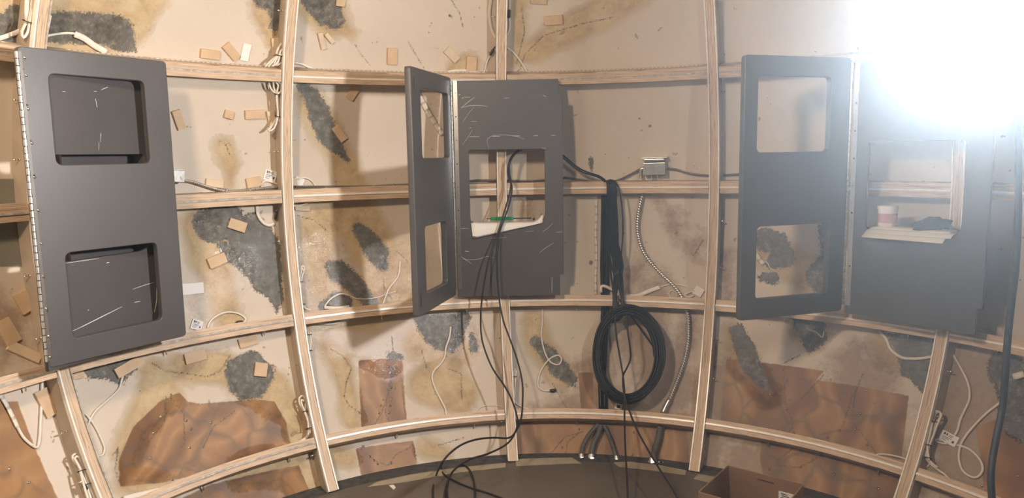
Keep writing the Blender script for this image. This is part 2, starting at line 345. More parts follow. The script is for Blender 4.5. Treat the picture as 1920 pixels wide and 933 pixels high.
PLY = [[(-20, 752), (33, 752), (112, 940), (-20, 940)], [(222, 862), (250, 800), (300, 752), (335, 735), (352, 752), (375, 757), (430, 752), (478, 748), (515, 752), (536, 790), (546, 838), (430, 880), (300, 905), (225, 912)],
 [(672, 675), (730, 672), (755, 676), (763, 790), (720, 797), (678, 804)], [(667, 840), (775, 826), (782, 876), (678, 893)], [(966, 792), (1060, 792), (1180, 796), (1288, 806), (1294, 880), (1080, 862), (966, 850)],
 [(1084, 698), (1112, 698), (1112, 776), (1090, 776)], [(1362, 672), (1545, 695), (1530, 712), (1600, 722), (1704, 742), (1690, 862), (1350, 792)], [(1428, 812), (1690, 880), (1690, 960), (1440, 960), (1425, 860)],
 [(290, 960), (395, 908), (560, 872), (600, 960)], [(1830, 800), (1960, 750), (1960, 960), (1850, 960)]]
FIG = [PLY[1], [(290, 960), (395, 908), (560, 872), (600, 960)], [(1362, 690), (1530, 712), (1690, 762), (1690, 862), (1350, 792)], [(1428, 832), (1690, 880), (1690, 960), (1440, 960)], [(100, 940), (0, 860), (0, 940)]]
OLIVE = [[(-40, 335), (57, 335), (62, 500), (-40, 500)]]
WET = [[(600, 560, 60), (700, 540, 60), (790, 520, 50)], [(600, 480, 40)], [(790, 620, 60), (860, 640, 40)], [(720, 640, 60)], [(630, 640, 30)], [(400, 560, 40), (440, 500, 40)], [(240, 60, 30)], [(980, 390, 20)]]
CRACK = [[(846, 0), (862, 25), (868, 52)], [(665, 82), (678, 104), (694, 122)], [(764, 76), (777, 98), (786, 114), (796, 130)], [(990, 96), (1020, 66), (1060, 54), (1100, 42), (1150, 33)], [(985, 100), (975, 130), (962, 140)],
 [(978, 15), (984, 60), (968, 120)], [(412, 264), (424, 272), (430, 290)], [(428, 268), (436, 276)], [(618, 652), (644, 668), (659, 690), (650, 715), (645, 745), (655, 760), (678, 775)], [(284, 680), (310, 695), (350, 700), (388, 706), (412, 696), (432, 665)],
 [(738, 682), (732, 725), (716, 772), (700, 800)], [(737, 682), (728, 730), (722, 775), (735, 797)], [(686, 850), (708, 866), (728, 872), (742, 852), (770, 838)], [(752, 700), (756, 745), (762, 792)], [(775, 832), (783, 872)],
 [(312, 740), (308, 790), (272, 838)], [(320, 745), (345, 775), (346, 830), (338, 840)], [(380, 840), (400, 800), (440, 770)], [(210, 855), (222, 838), (216, 880), (225, 905)], [(355, 757), (420, 757)], [(392, 748), (392, 762)],
 [(1468, 690), (1473, 755), (1488, 800), (1478, 810)], [(1440, 720), (1470, 755)], [(1618, 700), (1604, 735), (1596, 790), (1630, 830), (1642, 850)], [(1600, 735), (1580, 800)], [(1500, 750), (1545, 702)], [(1470, 680), (1500, 665)],
 [(1035, 880), (1032, 850), (1060, 818), (1096, 808)], [(1060, 855), (1064, 828), (1090, 808)], [(1036, 718), (1064, 768)], [(1386, 545), (1405, 540)], [(870, 652), (842, 664)], [(790, 655), (800, 690)], [(838, 690), (865, 700), (866, 750)],
 [(556, 404), (590, 412), (612, 432)], [(718, 520), (722, 545), (735, 560)], [(744, 470), (765, 490)], [(1318, 450), (1300, 480)], [(1425, 740), (1470, 742)], [(735, 630), (737, 665)], [(870, 820), (820, 835)], [(1500, 830), (1460, 860), (1455, 872), (1500, 876), (1545, 850)]]
OLC = [[(0, 300), (0, 301)]]
def azel(px, py):
    p = skin(px, py) - CW; return math.atan2(p[0], p[1]), math.asin(p[2] / np.linalg.norm(p))
def seg_dist(U, V, a, b):
    dx, dy = b[0] - a[0], b[1] - a[1]; L = dx * dx + dy * dy + 1e-12
    t = np.clip(((U - a[0]) * dx + (V - a[1]) * dy) / L, 0, 1); return np.hypot(U - a[0] - t * dx, V - a[1] - t * dy), t
def build_shell():
    D = .0036
    az = np.concatenate([np.linspace(-2.0, -1.63, 10), np.arange(-1.62, 1.50, D), np.linspace(1.51, 1.9, 10)]); el = np.concatenate([np.linspace(-.78, -.71, 4), np.arange(-.70, .60, D), np.linspace(.62, .80, 6)])
    A, E = np.meshgrid(az, el); rs = RS * R
    nA, nE = len(az), len(el)
    co = np.stack([rs * np.sin(A) * np.cos(E), rs * np.cos(A) * np.cos(E), rs * np.sin(E) + HC], -1).reshape(-1, 3)
    A = A.ravel(); E = E.ravel(); N = len(A)
    F = {k: np.full(N, -.1, np.float32) for k in ('gray', 'tan', 'brown', 'ply', 'fig', 'olive', 'crack', 'wet')}
    def uvof(a0, e0, m): return (A[m] - a0) * np.cos(E[m]) * rs, (E[m] - e0) * rs
    def near(pts, pad):
        q = np.array(pts); ca = math.cos(q[:, 1].mean()); pa = pad / rs
        return np.nonzero((A > q[:, 0].min() - pa / ca) & (A < q[:, 0].max() + pa / ca) & (E > q[:, 1].min() - pa) & (E < q[:, 1].max() + pa))[0]
    def stroke(key, st):
        q = [azel(x, y) for x, y, _ in st]; rad = [r * np.linalg.norm(skin(x, y) - CAMW) / FPX for x, y, r in st]
        m = near(q, max(rad) + .1); a0, e0 = q[0]; U, V = uvof(a0, e0, m)
        l = [((a - a0) * math.cos(e) * rs, (e - e0) * rs) for a, e in q]; best = np.full(len(m), -.1)
        if len(l) == 1: best = rad[0] - np.hypot(U - l[0][0], V - l[0][1])
        for i in range(len(l) - 1):
            d, t = seg_dist(U, V, l[i], l[i + 1]); best = np.maximum(best, rad[i] * (1 - t) + rad[i + 1] * t - d)
        F[key][m] = np.maximum(F[key][m], np.maximum(best, -.1))
    def poly(key, pg):
        q = [azel(x, y) for x, y in pg]; m = near(q, .1); a0, e0 = q[0]; U, V = uvof(a0, e0, m)
        l = [((a - a0) * math.cos(e) * rs, (e - e0) * rs) for a, e in q]; d = np.full(len(m), 9.0); ins = np.zeros(len(m), bool)
        for i in range(len(l)):
            a, b = l[i], l[(i + 1) % len(l)]; d = np.minimum(d, seg_dist(U, V, a, b)[0])
            c = ((a[1] > V) != (b[1] > V)) & (U < (b[0] - a[0]) * (V - a[1]) / (b[1] - a[1] + 1e-12) + a[0]); ins ^= c
        F[key][m] = np.maximum(F[key][m], np.where(ins, d, np.maximum(-d, -.1)))
    for s in GRAY: stroke('gray', [(x, y, q * 1.22) for x, y, q in s])
    for s in GRAYP: poly('gray', s)
    for s in TAN: stroke('tan', s)
    for s in BROWN: stroke('brown', s)
    for s in WET: stroke('wet', s)
    for s in PLY: poly('ply', s)
    for s in FIG: poly('fig', s)
    for s in OLIVE: poly('olive', s)
    for s in [(843, 29, 2.6), (847, 33, 1.8), (809, 44, 1.6), (805, 50, 1.6), (804, 61, 1.5), (816, 89, 1.4), (820, 91, 1.3), (567, 79, 1.2), (572, 262, 1.4), (608, 249, 1.6), (719, 174, 1.6), (681, 837, 3), (781, 789, 3.4), (889, 32, 1.2), (888, 52, 1.6), (1420, 408, 1.5), (1108, 492, 4), (1199, 222, 2), (1218, 236, 3)]: stroke('crack', [s])
    for s in CRACK: stroke('crack', [(x, y, .9) for x, y in s])
    me = bpy.data.meshes.new('wall_dome'); nf = (nE - 1) * (nA - 1)
    i = np.arange(nE - 1)[:, None] * nA; j = np.arange(nA - 1)[None, :]; jn = j + 1
    quads = np.stack([i + j, i + nA + j, i + nA + jn, i + jn], -1).reshape(-1, 4)
    me.vertices.add(N); me.vertices.foreach_set('co', co.ravel()); me.loops.add(nf * 4); me.loops.foreach_set('vertex_index', quads.ravel().astype(np.int32))
    me.polygons.add(nf); me.polygons.foreach_set('loop_start', np.arange(nf, dtype=np.int32) * 4); me.polygons.foreach_set('loop_total', np.full(nf, 4, np.int32))
    me.polygons.foreach_set('use_smooth', np.ones(nf, bool)); me.update()
    for k, v in F.items(): a = me.attributes.new(k, 'FLOAT', 'POINT'); a.data.foreach_set('value', v)
    o = link('wall_dome', me, skin_material(), origin=(0, 0, 0)); tag(o, 'cream patched inner skin of the round dome with gray and brown stains', None, None, 'structure'); return o
build_shell()

# floor: gray plastic covered disc and dark gasket up to the skin
def annulus(name, r0, r1, z, mat, thick=.01, n=160):
    mb = MB(); v = []; 
    for k in range(n):
        a = 2 * math.pi * k / n; s, c = math.sin(a), math.cos(a)
        v += [(r0 * s, r0 * c, z), (r1 * s, r1 * c, z), (r1 * s, r1 * c, z - thick), (r0 * s, r0 * c, z - thick)]
    f = []
    for k in range(n):
        a, b = 4 * k, 4 * ((k + 1) % n)
        for q in range(4): f.append((a + q, b + q, b + (q + 1) % 4, a + (q + 1) % 4))
    mb.add(v, f); return mb.build(name, mat)
def floor_mat():
    t = NT('gray_floor_plastic'); P = t.coord(world=True); n = t.noise(P, 2.5, 5, .6); n2 = t.noise(P, 7, 8, .6, 2.5)
    c = t.ramp(n, [(.3, (.10, .080, .062)), (.7, (.145, .118, .092))]); k = t.ramp(n2, [(.64, (0, 0, 0)), (.70, (.5, .5, .5)), (.74, (0, 0, 0))])
    t.lk(t.mix(k, c, (.22, .20, .17)), t.b.inputs['Base Color']); t.b.inputs['Roughness'].default_value = .42; t.bump(n2, .5, .004); return t.m
o = annulus('floor', .002, .800 * R, 0, floor_mat(), .02); tag(o, 'dull gray plastic covered floor of the dome', None, None, 'structure')
o = annulus('trim_1', .8005 * R, .862 * R, -.003, MAT['foam'], .02); tag(o, 'dark gasket between the floor and the dome skin', None, None, 'structure')

# ---------------------------------------------------------------- timber frame
RIBS = [-1.1115, -.605, -.0853, .4352, .9439]
ROWS = {'T': math.asin(.2939), 'M': math.asin(.0313), 'A': math.asin(-.2475), 'B': math.asin(-.5039)}
def meridian(mb, az, el0, el1, half, r0, r1, off=0.0, n=60):
    tdir = np.array([math.cos(az), -math.sin(az), 0]); v = []; uv = []
    for i in range(n + 1):
        e = el0 + (el1 - el0) * i / n; L = (e - el0) * R
        for (rr, s) in ((r0, -1), (r0, 1), (r1, 1), (r1, -1)):
            v.append(sph(rr, az, e) + tdir * (off + s * half)); uv.append((L, off + s * half + (rr - r0) * 3))
    f = []
    for i in range(n):
        a, b = 4 * i, 4 * i + 4
        for q in range(4): f.append((a + q, a + (q + 1) % 4, b + (q + 1) % 4, b + q))
    f += [(3, 2, 1, 0), (4 * n, 4 * n + 1, 4 * n + 2, 4 * n + 3)]; mb.add(v, f, uv)
def parallel(mb, az0, az1, el, half, r0, r1, offe=0.0, n=40, slant=0.0):
    v = []; uv = []
    for i in range(n + 1):
        a = az0 + (az1 - az0) * i / n; L = (a - az0) * R
        for (rr, s) in ((r0, -1), (r0, 1), (r1, 1), (r1, -1)):
            e = el + (offe + s * half) / R; v.append(sph(rr, a, e)); uv.append((L, offe + s * half + (rr - r0) * 0.0))
    f = []
    for i in range(n):
        a, b = 4 * i, 4 * i + 4
        for q in range(4): f.append((b + q, b + (q + 1) % 4, a + (q + 1) % 4, a + q))
    f += [(0, 1, 2, 3), (4 * n + 3, 4 * n + 2, 4 * n + 1, 4 * n)]; mb.add(v, f, uv)
RIBW = .0145
RIBLAB = ['upright wooden rib passing behind the left gray panel', 'upright wooden rib just right of the closed left gray panel', 'upright wooden rib seen through the window of the middle gray panel',
          'upright white-edged rib between the coiled black hose and the right gray panel', 'upright white-edged rib leaning at the lower right beside the thick black cable']
elF = math.asin(-.5968)
def ribel(az): return elF
for k, az in enumerate(RIBS):
    t = empty('dome_rib', sph(1.0, az, elF), RIBLAB[k], 'rib', 'upright ribs of the dome')
    mb = MB(); meridian(mb, az, elF + .001, .60, RIBW, .9975, RS - .0005); mb.build('core_board', MAT['rib'], t)
    for s in (-1, 1):
        mb = MB(); dull = (k == 0 and s > 0)
        meridian(mb, az, elF + .001, .60, .0021, .9945, 1.004, s * (RIBW + .0021)); mb.build('edge_strip', MAT['dull_strip' if dull else 'white_strip'], t)
    mb = MB()
    for s in (-1, 1): meridian(mb, az, elF + .001, .60, .0020, 1.0045, RS - .0005, s * (RIBW + .0022))
    mb.build('side_plate', MAT['rail_face'], t)
    n_s = 0
    tdir = np.array([math.cos(az), -math.sin(az), 0])
    for e in (.42, .22, .12, -.08, -.19, -.36, -.45, -.56):
        s = -1 if k < 3 else 1
        if k == 2 and e == -.08: continue
        mb = MB(); c = sph(1.020, az, e + .01 * k) + tdir * s * (RIBW + .0042); disc(mb, c, tdir * s, .0042, .003, 10); disc(mb, c, tdir * s, .0022, .018, 8)
        mb.build('bolt', MAT['bright'], t, True)
bays = [(-1.62, RIBS[0])] + [(RIBS[i], RIBS[i + 1]) for i in range(4)] + [(RIBS[4], 1.48)]
BAYLAB = ['at the far left edge', 'in the bay left of the second rib', 'in the bay left of the middle panel', 'in the bay of the coiled black hose', 'in the bay behind the right panel', 'at the far right edge beyond the last rib']
ROWLAB = {'T': 'topmost curved plywood rail', 'M': 'eye-level plywood rail', 'A': 'plywood rail under the gray panels', 'B': 'lowest plywood rail near the floor'}
HALF = {'T': .0205, 'M': .0235, 'A': .0215, 'B': .0195}
for row, el in ROWS.items():
    for b, (a0, a1) in enumerate(bays):
        pad = (RIBW + .0066) / (R * math.cos(el)); A0, A1 = a0 + pad, a1 - pad; h = HALF[row]
        t = empty('plywood_rail', sph(1.0, (A0 + A1) / 2, el - h / R), '%s %s' % (ROWLAB[row], BAYLAB[b]), 'rail', 'curved plywood rails')
        hb = (h - .0032) / 2
        for s in (1, -1):
            mb = MB(); parallel(mb, A0, A1, el, hb, .9995 if s > 0 else .9985, 1.0100, s * (.0032 + hb)); mb.build('upper_board' if s > 0 else 'lower_board', MAT['rail'], t)
        mb = MB(); parallel(mb, A0, A1, el, h - .001, 1.0102, RS - .0006); mb.build('web_board', MAT['rail_face'], t)
        mb = MB(); parallel(mb, A0, A1, el, .0034, 1.0000 if row == 'T' else .9955, 1.0098); mb.build('seam_strip', MAT['dull_strip' if (b <= 1 or row == 'T' and b in (3, 4)) else 'white_strip'], t)
        if row == 'T' and b < 4:
            mb = MB(); parallel(mb, A0 + .05, A1 - .02, el, .0006, 1.026, 1.029, h + .0004); mb.build('stitched_tape', MAT['stitch'], t)
        sg = 1 if row in 'TM' else -1; nb = 4
        for i in range(nb):
            a = A0 + (A1 - A0) * (i + .5 + .2 * math.sin(7 * i + b)) / nb; c = sph(1.028, a, el + sg * (h - .0006) / R)
            upd = np.array([0, 0, 1.0]) * sg + 0 * c; mb = MB(); disc(mb, c, upd, .0048, .0028, 10, .0036)
            if row in 'AB' and i % 2: disc(mb, c, upd, .0022, .016, 8)
            mb.build('bolt', MAT['bright'], t, True)

# ---------------------------------------------------------------- gray hinged panels
SZ = .978
ZT, ZB = .187 * SZ, -.346 * SZ
PT = .0136 * R                            # door thickness
def rounded(pts, rads, n=6):
    out = []; m = len(pts)
    for i in range(m):
        p0, p, p1 = (np.array(pts[(i - 1) % m]), np.array(pts[i]), np.array(pts[(i + 1) % m])); r = rads[i]
        if r <= 0: out.append(tuple(p)); continue
        a = p + (p0 - p) / np.linalg.norm(p0 - p) * r; b = p + (p1 - p) / np.linalg.norm(p1 - p) * r
        for k in range(n + 1):
            s = k / n; out.append(tuple(a * (1 - s) ** 2 + p * 2 * s * (1 - s) + b * s * s))
    return out
def plate(outline, holes, t, bev=.0015):
    cu = bpy.data.curves.new('outline', 'CURVE'); cu.dimensions = '2D'; cu.fill_mode = 'BOTH'; cu.extrude = t / 2 - bev; cu.bevel_depth = bev; cu.bevel_resolution = 1; cu.offset = -bev
    for ring in [outline] + holes:
        s = cu.splines.new('POLY'); s.points.add(len(ring) - 1); s.use_cyclic_u = True
        for q, p in zip(s.points, ring): q.co = (p[0], p[1], 0, 1)
    ob = bpy.data.objects.new('tmp', cu); COL.objects.link(ob); dg = bpy.context.evaluated_depsgraph_get(); dg.update()
    me = bpy.data.meshes.new_from_object(ob.evaluated_get(dg)); bpy.data.objects.remove(ob)
    # plane (x, z), thickness from 0 to t along local y
    me.transform(Matrix(((1, 0, 0, 0), (0, 0, -1, t / 2), (0, 1, 0, 0), (0, 0, 0, 1)))); return me
def rect(x0, z0, x1, z1): return [(x0, z0), (x1, z0), (x1, z1), (x0, z1)]
def unit(hinge, door_dir, fix_dir, label, door_back, gap, latch, scr, hole_u, door_lab):
    base = W(hinge[0], hinge[1], ZB); root = empty('hinged_panel', base, label, 'panel', 'gray hinged panels')
    def fr(d, org, flip):
        d = np.array(d) / np.linalg.norm(d); y = np.array([-d[1], d[0]]) 
        return Matrix(((d[0], y[0], 0, org[0]), (d[1], y[1], 0, org[1]), (0, 0, 1, org[2]), (0, 0, 0, 1)))
    H = (ZT - ZB) * R
    zz = lambda z: (z * SZ - ZB) * R
    xx = lambda u: u * SZ * R
    # fixed panel
    Mf = fr(fix_dir, base + np.array([0, 0, 0]), False)
    off = gap * R
    ow = xx(.267); nw = xx(.257)
    zb_, zt_ = zz(-.352), zz(.180)
    out = rounded([(0, zb_), (nw, zb_), (nw, zz(-.30)), (ow, zz(-.30)), (ow, zz(.14)), (nw, zz(.14)), (nw, zt_), (0, zt_)], [0] * 8)
    hole = rounded(rect(xx(.036), zz(-.170), xx(.222), zz(.013)), [.030, .045, .010, .006])
    me = plate(out, [hole], .015); me.transform(Mf @ Matrix.Translation((0.004, off, 0))); link('fixed_panel', me, MAT['panel'], root)
    fp = [o for o in COL.objects if o.name.startswith('fixed_panel')][-1]
    # inner box frame behind the window: cheeks and ledge
    mb = MB(); dx = np.array(Mf.col[0][:3]); dy = np.array(Mf.col[1][:3]); dz = np.array([0, 0, 1.0]); o0 = np.array(base)
    def loc(x, y, z): return o0 + dx * x + dy * (y + off) + dz * z
    dep = .066
    obox(mb, loc((xx(.03) + xx(.228)) / 2, .015 + dep / 2, zz(-.177)), (dx, dy, dz), (xx(.198), dep, .006)); mb.build('ledge', MAT['panel'], root)
    mb = MB(); obox(mb, loc(xx(.228), .015 + dep / 4, zz(-.08)), (dx, dy, dz), (.006, dep / 2, xx(.19))); mb.build('cheek', MAT['panel'], root)
    mb = MB()
    for u in (.05, .20): obox(mb, loc(xx(u), .015 + .006, zz(.155)), (dx, dy, dz), (.03, .012, .035)); obox(mb, loc(xx(u), .015 + .008, zz(-.325)), (dx, dy, dz), (.03, .016, .03))
    mb.build('mounting_block', MAT['rail_face'], root)
    # door
    Md = fr(door_dir, base, False); sh = -PT if not door_back else 0.0
    ho = [rounded(rect(xx(hole_u[0]), zz(-.304), xx(hole_u[1]), zz(-.154)), [.018, .018, .018, .018]), rounded(rect(xx(hole_u[2]), zz(-.004), xx(hole_u[3]), zz(.147)), [.018] * 4)]
    me = plate(rounded(rect(.006, 0, xx(.262), H), [.012, .012, .012, .012]), ho, PT, .0022); me.transform(Md @ Matrix.Translation((0, sh, 0)))
    door = link('door', me, MAT['panel'], root)
    if door_lab: door['label'] = door_lab
    ddx = np.array(Md.col[0][:3]); ddy = np.array(Md.col[1][:3])
    face = 0.0 if door_back else 0.0
    outn = -ddy if door_back else ddy
    def dl(x, y, z): return o0 + ddx * x + ddy * y + dz * z
    # piano hinge: barrel of knuckles and leaf with screws
    mb = MB(); nk = 44; z0, z1 = .02, H - .012
    hp = loc(0, 0, 0) * 0 + o0 + (-dy * .003)
    for i in range(nk):
        za = z0 + (z1 - z0) * i / nk; disc(mb, hp + dz * za, dz, .0042 if i % 2 else .0036, (z1 - z0) / nk * .86, 8)
    hg = mb.build('piano_hinge', MAT['silver'], root, False); hg['label'] = 'silver continuous hinge'
    mb = MB(); obox(mb, loc(.014, -.0012, (z0 + z1) / 2), (dx, dy, dz), (.016, .0016, z1 - z0)); mb.build('hinge_leaf', MAT['silver'], hg)
    for i in range(9):
        mb = MB(); disc(mb, loc(.015, -.002, z0 + (z1 - z0) * (i + .5) / 9), -dy, .0026, .0012, 8); mb.build('hinge_screw', MAT['ink'] if i % 2 else MAT['bright'], hg)
    if latch:
        for za in (.035, H - .075):
            mb = MB(); obox(mb, dl(xx(.262) - .024, (-PT / 2) if not door_back else PT / 2, za + .02), (ddx, ddy, dz), (.008, PT + .002, .052)); lt = mb.build('latch_slot', MAT['panel'], door)
            mb = MB(); obox(mb, dl(xx(.262) - .024, (-PT / 2) if not door_back else PT / 2, za + .02), (ddx, ddy, dz), (.0045, PT + .004, .044)); mb.build('latch_keeper', MAT['ink'], door)
    # scratches
    def onpl(px, py, org, nrm):
        d = ray(px, py); return CAMW + d * (((org - CAMW) @ nrm) / (d @ nrm))
    if scr:
        po = loc(0, -.0004, 0)
        for line in scr:
            mb = MB()
            w_ = line[0]; pp = smooth_path([onpl(x, y, po, dy) for x, y in line[1:]], .008); tube(mb, pp, [w_ * .00052 * (0.5 + .7 * math.sin(math.pi * (i + .5) / len(pp))) for i in range(len(pp))], 5)
            s = mb.build('scratch', MAT['scratch'], fp)
    return root, door, dict(loc=loc, dl=dl, outn=outn, onpl=onpl, dx=dx, dy=dy, xx=xx, zz=zz, door=door, o0=o0, ddx=ddx)
c5 = lambda *p: [(740 + x * .2358, 120 + y * .2358) for x, y in p]
c6 = lambda *p: [(740 + x * .2894, 340 + y * .2894) for x, y in p]
scr_mid = [[1.6] + c5((635, 265), (580, 305), (530, 347)), [1.6] + c5((530, 347), (600, 331), (680, 329), (740, 337)), [.8] + c5((630, 345), (590, 390), (540, 465)), [.8] + c5((620, 520), (580, 585), (540, 642)),
 [1.8] + c5((595, 577), (675, 577)), [1.8] + c5((778, 575), (838, 574)), [1.8] + c5((940, 572), (995, 571)), [1.5] + c5((1103, 569), (1142, 569)), [1.5] + c5((1243, 567), (1280, 566)), [1.1] + c5((752, 675), (735, 615), (760, 577), (850, 563), (960, 573), (1030, 597)),
 [2] + c5((508, 248), (522, 240)), [2] + c5((533, 273), (547, 267)), [1.4] + c5((552, 262), (600, 264)), [1.6] + c5((1180, 249), (1204, 258)), [1] + c5((605, 455), (655, 456)), [1.4] + c5((597, 508), (610, 507)), [1] + c5((866, 272), (915, 268)),
 [1.2] + c6((415, 475), (455, 503), (495, 530)), [1] + c6((440, 503), (530, 505), (600, 485), (645, 497)), [1] + c6((625, 368), (725, 362)), [1.2] + c6((1045, 330), (1088, 326)), [1.1] + c6((940, 460), (985, 425), (1030, 398)), [1.6] + c6((1020, 620), (1019, 720)),
 [.9] + c6((415, 303), (485, 305)), [1] + c6((960, 325), (995, 300), (1025, 268)), [.8] + c6((505, 345), (550, 342)), [.8] + c6((840, 325), (900, 320)), [1.5] + c6((455, 450), (482, 453)), [1.2] + c5((1168, 668), (1205, 668))]
cl3 = lambda *p: [(x * .2894, 440 + y * .2894) for x, y in p]
cl1 = lambda *p: [(x * .2571, 60 + y * .2571) for x, y in p]
scr_left = [[2.2] + cl3((450, 632), (520, 600), (590, 565), (690, 515), (790, 465)), [1.4] + cl3((860, 352), (930, 328), (995, 308)), [1.6] + cl3((415, 185), (520, 170), (640, 153)), [1.6] + cl3((1015, 340), (1014, 430), (1000, 500)),
 [1.6] + cl1((685, 433), (706, 432)), [1.8] + cl1((738, 421), (785, 402)), [1.2] + cl1((697, 485), (708, 548)), [1.0] + cl1((735, 735), (735, 800)), [1.0] + cl1((722, 800), (722, 860)), [1.4] + cl1((455, 433), (478, 435)), [1.5] + cl3((870, 437), (910, 430)), [2.2] + cl3((690, 182), (706, 178)), [2] + cl3((568, 488), (576, 486))]
uL, dL, gL = unit(np.array([-.791, 1.214]) * SZ, (.533, .846), (.410, .912), 'gray hinged panel at the left, its double-window door folded almost shut', True, .000, False, scr_left, (.047, .215, .047, .215), None)
uC, dC, gC = unit(np.array([-.1405, 1.819]) * SZ, (-.0655, -.259), (1, .012), 'scratched gray hinged panel in the middle, a green screwdriver in its window', False, .003, True, scr_mid, (.064, .207, .026, .207), None)
uR, dR, gR = unit(np.array([.713, 1.561]) * SZ, (-.259, -.085), (.587, -.810), 'gray hinged panel on the right under the glaring lamp, papers in its window', False, .003, False, None, (.044, .225, .053, .230), None)
mb = MB(); G = gL; dzz = np.array([0, 0, 1.0])
obox(mb, G['loc']((G['xx'](.085) + G['xx'](.25)) / 2, .060, G['zz'](-.08)), (G['dx'], G['dy'], dzz), (G['xx'](.165), .008, G['xx'](.21))); mb.build('inner_plate', MAT['panel'], uL)
# screws along the left door's hinge side
for (x, y) in ((46, 108), (49, 141), (53, 204), (60, 268), (65, 332), (72, 394), (77, 456), (81, 518), (87, 578), (91, 630), (94, 669)):
    p = gL['onpl'](x, y, gL['o0'], gL['outn']); mb = MB(); disc(mb, p, gL['outn'], .0042, .002, 10, .003); mb.build('screw', MAT['bright'], dL, True)

# ---------------------------------------------------------------- work lamp
LP = at_depth(LAMP_PX[0], LAMP_PX[1], LAMP_Y)
lamp = empty('work_lamp', LP - np.array([0, 0, .06]), 'glaring work lamp hanging at the upper right beside the right panel', 'lamp')
def uvsphere(mb, c, r, n=20, m=14, sz=1.0):
    v = [c + np.array([0, 0, -r * sz])]
    for j in range(1, m):
        ph = -math.pi / 2 + math.pi * j / m
        for i in range(n): g = 2 * math.pi * i / n; v.append(c + np.array([r * math.cos(ph) * math.cos(g), r * math.cos(ph) * math.sin(g), r * sz * math.sin(ph)]))
    v.append(c + np.array([0, 0, r * sz])); f = []
    for i in range(n): f.append((0, 1 + (i + 1) % n, 1 + i))
    for j in range(m - 2):
        for i in range(n): a = 1 + j * n; f.append((a + i, a + (i + 1) % n, a + n + (i + 1) % n, a + n + i))
    a = 1 + (m - 2) * n
    for i in range(n): f.append((a + i, a + (i + 1) % n, len(v) - 1))
    mb.add(v, f)
LN = Vector(LAMP_DIR).normalized(); ln = np.array(LN); lx = np.cross([0, 0, 1.0], ln); lx /= np.linalg.norm(lx); lz = np.cross(ln, lx)
t = NT('glowing_lens'); t.b.inputs['Base Color'].default_value = (1, 1, 1, 1); t.b.inputs['Emission Color'].default_value = (*LAMP_COL, 1); t.b.inputs['Emission Strength'].default_value = LAMP_POWER
mb = MB(); obox(mb, LP, (lx, lz, ln), (.15, .11, .004)); o = mb.build('lens', t.m, lamp)
mb = MB(); obox(mb, LP - ln * .022, (lx, lz, ln), (.17, .13, .034), .006)
for k in range(7): obox(mb, LP - ln * .05 + lx * (k - 3) * .022, (lx, lz, ln), (.004, .11, .026))
mb.build('housing', MAT['plastic_black'], lamp)
mb = MB()
for s_ in (-1, 1): obox(mb, LP - ln * .02 + lx * s_ * .092 + np.array([0, 0, .05]), (lx, np.array([0, 0, 1.0]), ln), (.004, .12, .02))
obox(mb, LP - ln * .02 + np.array([0, 0, .11]), (lx, np.array([0, 0, 1.0]), ln), (.188, .004, .02)); mb.build('bracket', MAT['steel'], lamp)
mb = MB(); tube(mb, smooth_path([LP - ln * .02 + np.array([0, 0, .112]), LP + np.array([.02, .01, .28]), LP + np.array([.03, .03, .6])], .02), .004, 8); mb.build('cord', MAT['cable_black'], lamp, True)
